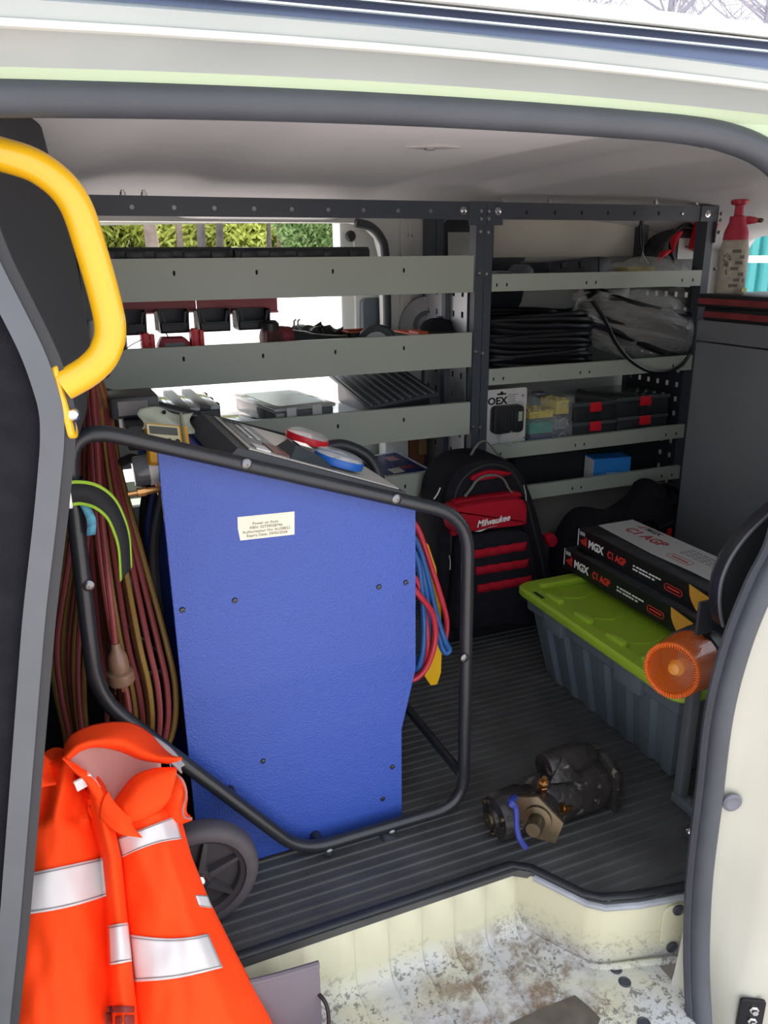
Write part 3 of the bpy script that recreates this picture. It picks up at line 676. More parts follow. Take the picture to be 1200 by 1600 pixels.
for q in ((785, 316), (858, 317), (1024, 319), (1087, 320)): inst('nut', NUTM, ru, at(*q, y=YS+.012), None)
for q in ((192, 306), (225, 306)): inst('nut', NUTM, lu, at(*q, y=YS+.012), None)
for zt_, zb_ in RB:
    zc = (zt_+zb_)/2
    for xx in (1.228, 1.262, 1.545, 1.58, 1.92, 1.965): inst('slot', SLOT, ru, (xx, YS-.0081, zc-.006), FRONT, (.8, .8, 1))
# ================================================================== things on the left shelves
T1, T2, T3, T4 = [b_[1]+.0035 for b_ in LB]
TA, TB, TC, TD = [b_[1]+.0035 for b_ in RB]
CASE = mat('charcoal_case_plastic', '#2a2d31', .5, var=(10, .1))
# two long black tool cases on the top tray
def tool_case(x0, x1, label):
    y0, y1 = YS+.02, YS+.25; z1 = at((x0+x1)/2, 386, y=y0).z; X0, X1 = at(x0, 395, y=y0).x, at(x1, 395, y=y0).x
    t = thing('tool_case', label, 'tool case', ((X0+X1)/2, (y0+y1)/2, T1), 'black cases on the top tray')
    g = MB(); g.box((X0+.006, y0+.006, T1), (X1-.006, y1, z1-.028), bev=.004); g.build('body', CASE, t, True)
    g = MB(); g.prism([(y0, z1-.03), (y0, z1-.008), (y0+.012, z1), (y1, z1), (y1, z1-.03)], X0, X1, 'x', bev=.002); lid = g.build('lid', CASE, t, True)
    n = 5
    for i in range(n):
        xx = X0+(X1-X0)*(i+.5)/n; g = MB(); g.box((xx-.022, y0-.005, z1-.032), (xx+.022, y0+.002, z1-.010), bev=.002); g.build('latch', BLACKP, t, True)
    g = MB(); g.tube(fillet([((X0+X1)/2-.06, y0+.004, T1+.03), ((X0+X1)/2-.06, y0-.004, T1+.06), ((X0+X1)/2+.06, y0-.004, T1+.06), ((X0+X1)/2+.06, y0+.004, T1+.03)], .01, 3), .006, 8); g.build('handle', BLACKP, t, True)
tool_case(140, 364, 'long black ribbed tool case on the top sage tray, left one of two')
tool_case(367, 578, 'long black ribbed tool case on the top sage tray, right one by the white door')
# maroon louvre rail under the top tray with hanging bins
MAR = mat('maroon_steel', '#b0555d', .5, var=(8, .08))
Yr = 2.30
def railp(x0, x1, label):
    a, b_ = at(x0, 468, y=Yr), at(x1, 466, y=Yr); zb = at((x0+x1)/2, 491, y=Yr).z; ztp = LB[0][1]-.0005
    t = thing('bin_rail', label, 'rail', ((a.x+b_.x)/2, Yr, zb), 'maroon bin rails')
    g = MB(); g.box((a.x, Yr, zb), (b_.x, Yr+.004, ztp), bev=.001); g.build('plate', MAR, t)
    g = MB(); g.prism([(Yr, zb), (Yr-.012, zb+.004), (Yr-.012, zb+.007), (Yr, zb+.004)], a.x, b_.x, 'x'); g.build('louvre_lip', MAR, t)
    g = MB(); g.box((a.x, Yr+.004, ztp-.004), (b_.x, Yr+.03, ztp)); g.build('mounting_flange', MAR, t)
railp(160, 305.5, 'maroon steel bin rail under the top tray, nearest the yellow handle'); railp(306.5, 433, 'maroon steel bin rail under the top tray, right hand one')
BIN = mat('blue_black_bin_plastic', '#23282f', .5, var=(10, .1))
LAT = mat('translucent_latch', '#9a9a92', .3, var=(60, .3))
for (x0, x1, yt, yb_), lab in zip(((190, 232, 489, 523), (247, 298, 488, 519.5), (309, 362, 487, 517), (370, 424, 486, 514)), ('black open-front bin hanging nearest the yellow handle', 'black open-front bin, second from the yellow handle', 'black open-front bin, third from the yellow handle', 'black open-front bin at the right end of the maroon rail')):
    Yb = 2.225; a, b_ = at(x0, yt, y=Yb), at(x1, yb_, y=Yb); zt_, zb_ = a.z+.004, b_.z
    t = thing('storage_bin', lab, 'bin', ((a.x+b_.x)/2, Yb+.035, zb_), 'small bins on the maroon rail'); w = b_.x-a.x
    g = MB(); X0, X1 = a.x, b_.x; th = .004; y1 = Yr-.0125
    g.prism([(X0+.003, zb_), (X1-.003, zb_), (X1, zt_), (X1-th, zt_), (X1-th-.003, zb_+th), (X0+th+.003, zb_+th), (X0+th, zt_), (X0, zt_)], Yb, y1, 'y'); g.box((X0+.002, y1-.004, zb_), (X1-.002, y1, zt_)); g.build('shell', BIN, t)
    g = MB(); h = zt_-zb_; g.box((X0+.003, Yb, zb_), (X1-.003, Yb+.004, zb_+h*.42)); g.build('front_lip', BIN, t)
    g = MB(); g.box((X0+.014, Yb-.004, zb_+h*.36), (X1-.014, Yb, zb_+h*.46), bev=.001); g.build('label_lip', BIN, t)
    g = MB(); g.prism([(X0+.012, zb_+h*.42), (X0+.018, zb_+h*.42), (X0+.012, zt_-.004), (X0+.006, zt_-.004)], Yb-.003, Yb+.001, 'y'); g.prism([(X1-.012, zb_+h*.42), (X1-.018, zb_+h*.42), (X1-.012, zt_-.004), (X1-.006, zt_-.004)], Yb-.003, Yb+.001, 'y'); g.build('front_frame', BIN, t)
    g = MB(); g.box((X0-.010, Yb+.006, zb_+.008), (X0-.0005, Yb+.02, zt_-.002), bev=.001); g.build('side_latch', LAT, t)
# bright red clips, a red device, dark red bottle on the second tray
def clip_(px0, px1, pt, label):
    Yc = 2.16; a, b_ = at(px0, pt, y=Yc), at(px1, pt, y=Yc); t = thing('red_clip', label, 'clip', ((a.x+b_.x)/2, Yc+.02, T2), 'red plastic clips on the second tray'); X0, X1 = a.x, b_.x; zt_ = a.z
    g = MB(); g.box((X0, Yc, T2), (X0+.005, Yc+.04, zt_-.003), bev=.001); g.box((X0+.005, Yc+.006, T2), (X0+(X1-X0)*.62, Yc+.034, zt_), bev=.002); g.build('jaw', REDP, t)
    g = MB(); g.box((X0+(X1-X0)*.66, Yc-.002, T2), (X1, Yc+.03, zt_-.004), bev=.0015); g.build('jaw', REDP, t)
    g = MB(); g.lathe([(.004, 0), (.004, X1-X0+.002)], M=axis_M((X0-.001, Yc+.018, zt_-.03), (1, 0, 0)), n=8); g.build('hinge_pin', REDP, t, True)
clip_(220, 241, 521, 'bright red plastic clip left of the red meter'); clip_(298, 318, 514, 'taller bright red plastic clip right of the red meter')
Yd = 2.17; a, b_ = at(246, 540, y=Yd), at(302, 526, y=Yd)
t = thing('red_meter', 'dark red meter with grey screen between two red clips', 'meter', ((a.x+b_.x)/2, Yd+.03, T2)); X0, X1, zt_ = a.x, b_.x, b_.z
g = MB(); g.prism([(X0, T2), (X1, T2), (X1-.004, zt_-.02), (X1-.022, zt_-.001), (X0+.014, zt_), (X0+.002, zt_-.022)], Yd, Yd+.05, 'y', bev=.003); g.build('case', mat('dark_red_plastic', '#9a2230', .45), t, True)
g = MB(); g.prism([(X0+.012, zt_-.05), (X1-.016, zt_-.05), (X1-.024, zt_-.014), (X0+.02, zt_-.014)], Yd-.002, Yd+.001, 'y'); g.build('screen', mat('grey_screen', '#7d8588', .2), t)
g = MB(); g.tube(spline([(X0+.03, Yd+.01, zt_-.01), (X0+.028, Yd-.004, zt_+.005), (X0+.024, Yd-.006, zt_+.012)], 4), .0016, 6); g.build('probe_lead', BLACKP, t, True)
a, b_ = at(150, 520, y=2.19), at(200, 545, y=2.19)
t = thing('spray_can', 'dark red can mostly hidden behind the yellow handle', 'can', ((a.x+b_.x)/2, 2.19, T2)); r_ = (b_.x-a.x)/2
g = MB(); g.lathe([(r_, 0), (r_, a.z-T2-.012), (r_*.8, a.z-T2-.002), (0, a.z-T2)], M=Matrix.Translation(((a.x+b_.x)/2, 2.19, T2)), n=18); g.build('can_body', mat('dark_red_can', '#6a1d26', .35), t, True)
g = MB(); g.lathe([(r_*.5, 0), (r_*.5, .01), (0, .012)], M=Matrix.Translation(((a.x+b_.x)/2, 2.19, a.z-.004)), n=12); g.build('cap', BLACKP, t, True)
g = MB(); g.tube(spline([at(150, 570, y=2.085), at(190, 549, y=2.085), at(207, 538, y=2.09), at(221, 531, y=2.155)], 6), .0012, 6); w_ = g.build('thin_wire', BLACKP, None, True); tag(w_, 'thin black wire from the bulkhead to the left red clip', 'wire')
# angle grinder lying on the second tray
Yg = 2.2; c = at(430, 516, y=Yg); GR = mat('grimy_red_plastic', '#7b2b31', .55, var=(30, .25))
t = thing('angle_grinder', 'grimy red and black angle grinder lying on the second sage tray', 'grinder', (c.x, Yg, T2))
g = MB(); zc = at(430, 522, y=Yg).z; g.lathe([(.022, -.03), (.03, -.026), (.032, .0), (.034, .03), (.031, .055), (.024, .06)], M=axis_M((c.x-.01, Yg, zc-.012), (1, .15, 0)), n=18); g.build('motor_housing', GR, t, True)
g = MB(); g.lathe([(.026, -.028), (.026, .0), (.018, .008), (0, .008)], M=Matrix.Translation((c.x-.015, Yg, zc+.03)), n=16); g.build('gear_head', BLACKP, t, True)
g = MB(); g.tube(spline([(c.x+.04, Yg, zc-.012), (c.x+.09, Yg+.01, zc-.02), (c.x+.16, Yg+.02, zc-.03), (c.x+.22, Yg+.02, zc-.034)], 4), [.024]*5+[.020]*8, 12); g.build('grip', BLACKP, t, True)
g = MB()
for i in range(6): g.tube([(c.x-.034+.009*i, Yg-.034, zc-.03), (c.x-.034+.009*i, Yg-.036, zc+.008)], .0022, 5)
g.build('vent_ribs', BLACKP, t)
for dx in (.055, .066): 
    g = MB(); g.tube([(c.x+dx, Yg, zc+.012), (c.x+dx, Yg-.004, zc+.034), (c.x+dx+.006, Yg-.004, zc+.038)], .003, 6); g.build('lock_pin', ZINC, t, True)
g = MB(); g.box((c.x-.05, Yg-.03, T2), (c.x+.03, Yg+.05, zc-.038), bev=.004); g.build('guard', BLACKM, t, True)
# crumpled black bag
def crumple(name, label, cat, c, rx, ry, rz, m, seed, amp=.25, n=18, fr=3.0, flat=True, group=None, parent=None):
    g = MB(); P_ = []
    for i in range(n+1):
        row = []
        th = PI*i/n
        for j in range(2*n+1):
            ph = 2*PI*(j % (2*n))/(2*n); d = Vector((math.sin(th)*math.cos(ph), math.sin(th)*math.sin(ph), math.cos(th)))
            k = 1+amp*(noise.noise(d*fr+Vector((seed, 0, 0)))+.5*noise.noise(d*fr*2.3+Vector((0, seed, 0))))
            p_ = Vector((d.x*rx*k, d.y*ry*k, d.z*rz*k))
            if flat: p_.z = max(p_.z, -rz*.62)
            row.append(Vector(c)+p_)
        P_.append(row)
    g.grid(P_); o = g.build(name, m, parent, True, weld=True, ang=60)
    if label: tag(o, label, cat, group)
    return o
BAGM = mat('glossy_black_film', '#16171b', .25, spec=.6, bump=(40, .6, .006))
c = at(492, 535, y=2.26); crumple('plastic_bag', 'crumpled glossy black bag right of the red grinder', 'bag', (c.x+.01, 2.30, T2+.045), .115, .07, .072, BAGM, 3, .35)
# orange edged tray, black disc with pale face, grey disc, orange sheet with black cap
ORG = mat('orange_plastic', '#d2552b', .5)
a, b_ = at(545, 518, y=2.22), at(590, 530, y=2.22)
t = thing('parts_tray', 'small black tray with an orange rim left of the black disc', 'tray', ((a.x+b_.x)/2, 2.26, T2)); X0, X1 = a.x, b_.x+.02
g = MB(); g.box((X0, 2.22, T2), (X1, 2.225, a.z-.004)); g.box((X0, 2.30, T2), (X1, 2.305, a.z-.004)); g.box((X0, 2.22, T2), (X0+.004, 2.305, a.z-.004)); g.box((X1-.004, 2.22, T2), (X1, 2.305, a.z-.004)); g.box((X0, 2.22, T2), (X1, 2.305, T2+.004)); g.build('shell', BLACKP, t)
g = MB(); g.tube([(X0, 2.222, a.z-.003), (X1, 2.222, a.z-.003), (X1, 2.303, a.z-.003), (X0, 2.303, a.z-.003)], .003, 6, closed=True); g.build('rim', ORG, t)
c = at(590, 524, y=2.18); t = thing('tape_measure', 'round black disc with a pale face, upright on the second tray', 'disc', (c.x, 2.18, T2)); Ma = axis_M((c.x, 2.185, T2+.063), (-.55, -1, .1)) @ Matrix.Diagonal((1.32, 1.32, 1.1, 1))
g = MB(); g.lathe([(.030, -.012), (.044, -.012), (.047, -.006), (.047, .006), (.044, .012), (.032, .012), (.030, .004), (.030, -.012)], M=Ma, n=28, open=True); g.build('ring', BLACKP, t, True)
g = MB(); g.lathe([(.032, .0), (.031, .006), (0, .007)], M=Ma, n=24); fc = g.build('face', mat('pale_face', '#c9c9cc', .35), t, True)
g = MB()
for k in (-1, 0, 1): g.box((-.004+k*.009, -.016, .0066), (k*.009, .016, .0078), M=Ma)
g.build('face_stripes', mat('face_stripe', '#6d6d74', .4), fc)
c = at(664, 495, y=2.40); t = thing('grinding_disc', 'large pale grey disc leaning against the perforated panel', 'disc', (c.x, 2.4, T2)); Ma = axis_M((c.x+.01, 2.40, c.z-.03), (-.8, -1, .15))
g = MB(); g.lathe([(.018, -.008), (.02, .0), (.05, .004), (.075, .004), (.092, .010), (.096, .006), (.096, -.004), (.09, -.008), (.018, -.008)], M=Ma, n=36, open=True); g.build('disc_body', mat('grey_abrasive', '#8f9094', .6, var=(30, .1)), t, True)
g = MB(); g.lathe([(.034, .005), (.045, .0065), (.049, .005)], M=Ma, n=30, open=True); g.build('label_ring', mat('dark_label', '#4c4e55', .5), t, True)
a, b_ = at(644, 524, y=2.24), at(725, 518, y=2.24)
t = thing('orange_sheet', 'flat orange board lying on parts beside the perforated panel', 'board', ((a.x+b_.x)/2, 2.28, T2)); zc = at(680, 521, y=2.2).z
g = MB(); g.box((a.x-.01, 2.17, zc-.004), (1.148, 2.36, zc), bev=.001); g.build('board', ORG, t)
g = MB(); g.box((a.x+.03, 2.20, T2), (1.14, 2.34, zc-.004), bev=.004); g.build('support_box', BLACKP, t)
g = MB(); g.box((a.x-.012, 2.165, zc), (a.x+.02, 2.24, zc+.010), bev=.002); g.build('end_flap', ORG, t)
c = at(682, 512, y=2.25); t = thing('peaked_hat', 'black peaked hat lying on the flat orange board', 'hat', (c.x, 2.26, zc))
g = MB(); g.lathe([(.062, 0), (.060, .014), (.05, .028), (.03, .038), (0, .041)], M=Matrix.Translation((c.x+.02, 2.27, zc)), n=24); g.build('crown', BLACKF, t, True)
g = MB(); g.prism([(c.x-.055, 2.245), (c.x-.05, 2.215), (c.x-.02, 2.19), (c.x+.03, 2.185), (c.x+.06, 2.21), (c.x+.07, 2.25)], zc+.0005, zc+.006, 'z', bev=.002); g.build('peak', BLACKP, t, True)
g = MB(); g.lathe([(.010, 0), (.010, .004), (0, .006)], M=Matrix.Translation((c.x+.02, 2.27, zc+.040)), n=12); g.build('button', BLACKP, t, True)
# third tray: organisers, ribbed pad
ORGB = mat('smoky_clear_plastic', '#8b9094', .12, trans=.55, ior=1.4, var=(14, .2)); DK = mat('dark_divider', '#3c3f44', .5)
X0, X1, zt_ = at(178, 640, y=2.14).x, at(342, 640, y=2.14).x, .742
t = thing('parts_organiser', 'parts organiser with a dark and clear striped lid above the machine', 'organiser', ((X0+X1)/2, 2.27, T3))
g = MB(); g.box((X0, 2.115, T3), (X1, 2.43, zt_-.012), bev=.006); g.build('tub', mat('dark_organiser', '#4a4a4d', .4), t, True)
for i in range(5):
    a = X0+(X1-X0)*i/5; w = (X1-X0)/5
    g = MB(); g.box((a, 2.112, zt_-.012), (a+w*.52, 2.432, zt_), bev=.002); g.build('lid_rib', mat('dark_lid', '#55565a', .35), t, True)
    g = MB(); g.box((a+w*.52, 2.115, zt_-.012), (a+w, 2.43, zt_-.004), bev=.001); g.build('lid_window', mat('clear_lid', '#c9d0d8', .08, coat=.5), t, True)
for i in range(3):
    g = MB(); yy = 2.16+i*.09; g.box((X1-.002, yy, zt_-.03), (X1+.008, yy+.03, zt_-.004), bev=.002); g.build('latch', BLACKP, t, True)
X0, X1 = at(470, 660, y=2.13).x, at(600, 640, y=2.13).x
t = thing('parts_organiser', 'flat smoky organiser with a glossy lid lying under the clear one', 'organiser', ((X0+X1)/2, 2.27, T3))
g = MB(); g.box((at(345, 660, y=2.13).x, 2.12, T3), (X1, 2.42, .652), bev=.006); g.build('tub', mat('smoky_tub', '#5b6064', .25, coat=.4), t, True)
g = MB(); g.box((at(345, 660, y=2.13).x-.003, 2.116, .652), (X1+.004, 2.424, .666), bev=.004); ld = g.build('lid', mat('glossy_lid', '#8d969c', .12, coat=.5, var=(6, .2)), t, True)
g = MB(); g.box((X0+.06, 2.15, .666), (X1-.03, 2.39, .6675)); g.build('lid_panel', mat('glossy_panel', '#a9b3bb', .1, coat=.6, var=(7, .25)), ld)
Mo = Matrix.Translation((.615, 2.275, .6682)) @ Matrix.Rotation(R(9), 4, 'Z')
t = thing('parts_organiser', 'clear plastic organiser box on top of the smoky one', 'organiser', Mo.translation)
g = MB(); g.box((-.092, -.15, 0), (.092, .15, .04), M=Mo, bev=.006); g.build('tub', ORGB, t, True)
g = MB(); g.box((-.097, -.155, .04), (.097, .155, .051), M=Mo, bev=.004); ld = g.build('lid', mat('frosted_lid', '#b7bab6', .2, trans=.3, coat=.4, var=(9, .15)), t, True)
g = MB(); g.prism(rrect(.15, .26, .02), .051, .0525, 'z', M=Mo); g.build('lid_panel', mat('lid_insert', '#8f9294', .22, var=(9, .3)), ld)
for i in range(5):
    g = MB(); g.box((-.085, -.12+.055*i, .002), (.085, -.118+.055*i, .038), M=Mo); g.build('divider', DK, t)
for i in range(2):
    g = MB(); g.box((-.06+.08*i, -.158, .022), (-.03+.08*i, -.153, .05), M=Mo, bev=.002); g.build('latch', mat('clear_latch', '#c5c8c6', .2), t, True)
rb = [at(566, 645, y=2.13), at(640, 604, y=2.42)]
t = thing('ribbed_pad', 'dark grey ribbed rubber pad at the right end of the third tray', 'pad', (.95, 2.27, T3))
Mp = frame_M((at(578, 645, y=2.12).x, 2.125, .70), (1, .06, .10), (.1, 1, .22))
g = MB(); g.box((0, 0, -.012), (.235, .30, 0), M=Mp, bev=.003); pd = g.build('sheet', mat('dark_pad_rubber', '#43464b', .45, var=(10, .15)), t, True)
g = MB(); g.box((.0, .01, -.09), (.19, .28, -.013), M=Mp @ Matrix.Translation((.02, 0, 0)), bev=.004); g.build('foam_block', BLACKP, t, True)
for i in range(9):
    g = MB(); g.box((.006+.026*i, .004, -.001), (.013+.026*i, .296, .005), M=Mp, bev=.0015); g.build('rib', mat('pad_rib', '#6a6d72', .35), t, True)
# fourth tray: leaflet, carton, white sleeve
Ml = frame_M(at(598, 750, y=2.115), (1, .16, .012), (-.25, 1, .10))
t = thing('brochure', 'glossy blue brochure with white border on the lowest sage tray', 'brochure', Ml.translation)
g = MB(); g.box((0, 0, -.012), (.185, .21, 0), M=Ml, bev=.001); g.build('pages', mat('white_paper', '#dcdcea', .4), t)
g = MB(); g.box((.028, .012, .0002), (.172, .196, .001), M=Ml); g.build('cover_print', mat('navy_print', '#26306b', .25, var=(12, .5)), t)
g = MB(); g.box((.06, .03, .0011), (.10, .07, .0016), M=Ml); g.build('print_block', mat('cream_print', '#c9c6b8', .4), t)
g = MB(); g.box((.11, .13, .0011), (.145, .17, .0016), M=Ml); g.build('print_block', mat('pink_print', '#b88490', .4), t)
g = MB(); g.box((.10, .05, .0011), (.15, .075, .0016), M=Ml); g.build('print_block', mat('rust_print', '#7a3b3a', .4), t)
zb_ = Ml.translation.z-.013; g = MB(); g.box((Ml.translation.x+.0, 2.13, T4), (Ml.translation.x+.17, 2.33, zb_-.004), bev=.003); o = g.build('white_carton', mat('white_card', '#d9d8d4', .6)); tag(o, 'low white carton under the blue brochure', 'carton')
a, b_ = at(604, 730, y=2.40), at(636, 690, y=2.40)
t = thing('cardboard_box', 'brown cardboard box at the back of the lowest sage tray', 'box', (b_.x+.03, 2.4, T4))
g = MB(); g.box((b_.x-.005, 2.37, T4), (1.130, 2.43, .585), bev=.002); g.build('carton', mat('brown_card', '#7c5238', .8, var=(8, .1)), t)
g = MB(); g.box((b_.x+.03, 2.3685, T4+.05), (b_.x+.06, 2.37, .585)); g.build('tape', mat('tan_tape', '#a07d55', .4), t)
g = MB(); g.box((a.x-.02, 2.36, T4), (b_.x-.012, 2.42, .58), bev=.004); o = g.build('white_sleeve', mat('white_sleeve', '#d6d7d6', .5, var=(6, .05))); tag(o, 'white paper sleeve standing left of the brown cardboard box', 'sleeve')
# ================================================================== things on the right shelves
FILM = mat('thin_clear_film', '#eeeeea', .1, alpha=.26, spec=.8, bump=(22, 1.0, .02))
CABLE = mat('black_cable_sheath', '#15171c', .38, var=(20, .15))
# top tray: grey lead, flat black case, bag of parts, jump pack
c = at(785, 428, y=2.16); g = MB(); pts = []
for i in range(50):
    a = i/50*2*PI*3; r_ = .035+.004*math.sin(i); pts.append((c.x+.01+r_*math.cos(a), 2.17+.7*r_*math.sin(a), TA+.035+.012*i/50+.006*math.sin(a)))
g.tube(pts, .0035, 6); o = g.build('cable_coil', mat('pale_grey_lead', '#8b8c90', .5), None, True); tag(o, 'small coil of pale grey lead at the left end of the top tray', 'cable')
g = MB(); g.prism([(c.x+.05, TA), (c.x+.11, TA), (c.x+.105, TA+.055), (c.x+.085, TA+.072), (c.x+.06, TA+.05)], 2.15, 2.24, 'y', bev=.004); o = g.build('steel_bracket', mat('dull_bracket', '#5c6068', .4, .5), None, True); tag(o, 'small grey metal bracket beside the pale lead coil', 'bracket')
a, b_ = at(860, 404, y=2.18), at(955, 404, y=2.18); z1 = a.z
t = thing('black_case', 'flat blue-black plastic case in the middle of the top right tray', 'case', ((a.x+b_.x)/2, 2.26, TA))
g = MB(); g.prism([(a.x, TA), (b_.x, TA), (b_.x, z1), (b_.x-.045, z1+.004), (a.x+.012, z1-.008), (a.x, z1-.012)], 2.18, 2.36, 'y', bev=.004); g.build('body', mat('blue_black_plastic', '#262a33', .3, var=(12, .1)), t, True)
g = MB(); g.box((b_.x-.047, 2.177, TA), (b_.x-.043, 2.18, z1)); g.build('seam', BLACKP, t)
for k in range(2):
    g = MB(); xx = a.x+.04+.07*k; g.box((xx, 2.174, z1-.03), (xx+.02, 2.181, z1-.012), bev=.002); g.build('latch', BLACKP, t)
c = at(1010, 418, y=2.19); t = thing('parts_bag', 'clear bag of parts with a yellow label beside the jump pack', 'bag', (c.x, 2.2, TA))
crumple('film', None, None, (c.x+.015, 2.2, TA+.035), .155, .08, .052, FILM, 9, .22, parent=t)
g = MB(); g.box((c.x-.09, 2.17, TA+.004), (c.x+.02, 2.24, TA+.058), bev=.004); g.build('parts_box', mat('yellow_label_card', '#b7a93f', .6, var=(20, .35)), t)
g = MB(); g.box((c.x+.03, 2.17, TA+.004), (c.x+.13, 2.22, TA+.03), bev=.006); g.build('metal_part', mat('dull_steel', '#6d6f72', .4, .7), t, True)
# jump pack on the wall
Yj = 2.33; a, b_ = at(1008, 425, y=Yj), at(1100, 358, y=Yj)
t = thing('jump_pack', 'black domed jump starter pack with red clamps at the rear of the top tray', 'jump starter', ((a.x+b_.x)/2, Yj+.05, TA))
z0 = TA; H_ = b_.z; W0, W1 = a.x, b_.x+.02
g = MB(); g.prism([(W0, z0), (W1, z0), (W1, H_), (W0+.16, H_), (W0+.10, H_-.02), (W0+.05, H_-.055), (W0+.015, H_-.105)], Yj, Yj+.10, 'y', bev=.008); g.build('body', BLACKP, t, True)
q0, q1 = at(1058, 405, y=Yj-.004), at(1102, 372, y=Yj-.004); g = MB(); g.box((q0.x, Yj-.004, q0.z), (q1.x, Yj, q1.z), bev=.001); pl_ = g.build('face_plate', mat('white_plate', '#b9bab8', .4), t)
for dx in (.035, .08): g = MB(); g.lathe([(.004, 0), (.004, .002), (0, .002)], M=axis_M((q0.x+dx, Yj-.004, (q0.z+q1.z)/2+.006), (0, -1, 0)), n=10); g.build('screw', BLACKM, pl_)
def clamp(p0, p1, p2, w=.016):
    g = MB(); P_ = spline([at(*p0, y=Yj-.03), at(*p1, y=Yj-.04), at(*p2, y=Yj-.02)], 6); g.tube(P_, [w*(.6+.5*math.sin(PI*i/(len(P_)-1))) for i in range(len(P_))], 8, flat=.6); g.build('red_clamp', REDP, t, True)
clamp((1064, 362), (1053, 375), (1048, 400), .014); clamp((1046, 392), (1034, 398), (1030, 407), .014)
g = MB(); g.prism([(at(1100, 345, y=Yj-.05).x, at(1100, 345, y=Yj-.05).z), (at(1122, 345, y=Yj-.05).x, at(1122, 345, y=Yj-.05).z), (at(1108, 392, y=Yj-.05).x, at(1108, 392, y=Yj-.05).z), (at(1098, 393, y=Yj-.05).x, at(1098, 393, y=Yj-.05).z), (at(1089, 388, y=Yj-.05).x, at(1089, 388, y=Yj-.05).z)], Yj-.06, Yj-.002, 'y', bev=.005); g.build('red_clamp', REDP, t, True)
g = MB(); g.tube(spline([at(1054, 410, y=Yj-.03), at(1047, 385, y=Yj-.03), at(1056, 362, y=Yj-.02), at(1072, 351, y=Yj-.01), at(1084, 354, y=Yj+.01)], 6), .006, 8); g.build('lead', CABLE, t, True)
g = MB(); g.tube(spline([at(1002, 338, y=2.25), at(1000, 360, y=2.25), at(1001, 385, y=2.25), at(1006, 402, y=2.27), at(1012, 412, y=2.29)], 6), .0038, 8); g.tube(spline([at(1004, 338, y=2.25), at(1003, 360, y=2.255), at(1004, 385, y=2.25), at(1002, 398, y=2.25), at(998, 408, y=2.26)], 6), .0038, 8); o = g.build('hanging_cable', CABLE, None, True); tag(o, 'pair of black cables hanging from the beam beside the jump pack', 'cable')
# second tray: long coil of black cable, bagged coil, loose loop
g = MB(); pts = []; a, b_ = at(772, 560, y=2.15), at(925, 560, y=2.15); X0, X1 = a.x-.03, b_.x+.01; ztop = at(850, 486, y=2.14).z; NL = 15; seg = 26
for i in range(NL*seg+1):
    u = i/seg; lay = math.floor(u); a_ = 2*PI*(u-lay); cx, sx_ = math.cos(a_), math.sin(a_)
    hx_ = (X1-X0)/2+.012*math.sin(lay*2.1); zz = TB+.012+(ztop-TB-.022)*u/NL
    ex = math.copysign(abs(cx)**.55, cx); ey = math.copysign(abs(sx_)**.55, sx_)
    pts.append(((X0+X1)/2+ex*hx_, 2.25-ey*(.118+.01*math.sin(lay*1.7)), zz+.007*math.sin(a_*2+lay*1.3)))
g.tube(pts, .0092, 7); co = thing('cable_coil', 'long flat coil of thick black cable on the second right tray', 'cable', ((X0+X1)/2, 2.25, TB)); g.build('windings', CABLE, co, True)
t = thing('bagged_hose', 'coil of black hose in a crumpled clear bag hanging off the second right tray', 'hose', (at(985, 520, y=2.16).x, 2.2, TB))
c = at(985, 505, y=2.2); g = MB(); pts = []
dx = Vector((1, -.05, -.30)).normalized(); dz = Vector((.30, 0, 1)).normalized(); dy = Vector((0, 1, 0))
for i in range(9*24+1):
    u = i/24; lay = u/9; a_ = 2*PI*u
    rr = 1+.06*math.sin(lay*21)
    p_ = c+dx*(.205*rr*math.cos(a_)+.01)+dy*(.085*math.sin(a_)*rr)+dz*(-.065+.13*lay+.012*math.sin(a_*2+lay*9))
    p_.z = max(p_.z, TB+.014); pts.append(p_)
g.tube(pts, .013, 8); g.build('windings', CABLE, t, True)
g = MB(); n1, n2 = 26, 40; P_ = []
for i in range(n1+1):
    th = PI*i/n1; row = []
    for j in range(n2+1):
        ph = 2*PI*(j % n2)/n2; d = Vector((math.cos(th), math.sin(th)*math.cos(ph), math.sin(th)*math.sin(ph)))
        k = 1+.10*noise.noise(d*3)+.05*noise.noise(Vector((ph*5, d.x*1.2, 4)))+.04*math.sin(ph*9+d.x*2)*math.sin(th)
        p_ = c+dx*(d.x*.255*k+.03)+dy*(d.y*.115*k)+dz*(d.z*.122*k+.006)
        p_.z = max(p_.z, TB+.004 if p_.y > YS-.01 else TB-.03); row.append(p_)
    P_.append(row)
g.grid(P_); g.build('clear_bag', FILM, t, True, weld=True)
c2 = at(1040, 462, y=2.22); crumple('bag_top', None, None, (c2.x, 2.23, c2.z-.01), .13, .08, .055, FILM, 21, .3, fr=4, flat=False, parent=t)
g = MB(); g.tube(spline([at(925, 470, y=2.11), at(945, 500, y=2.083), at(962, 535, y=2.08), at(985, 563, y=2.078), at(1015, 580, y=2.078), at(1045, 580, y=2.078), at(1066, 569, y=2.08), at(1078, 552, y=2.10)], 8), .0062, 8); o = g.build('loose_cable', CABLE, None, True); tag(o, 'loose black cable looping down in front of the second right tray', 'cable')
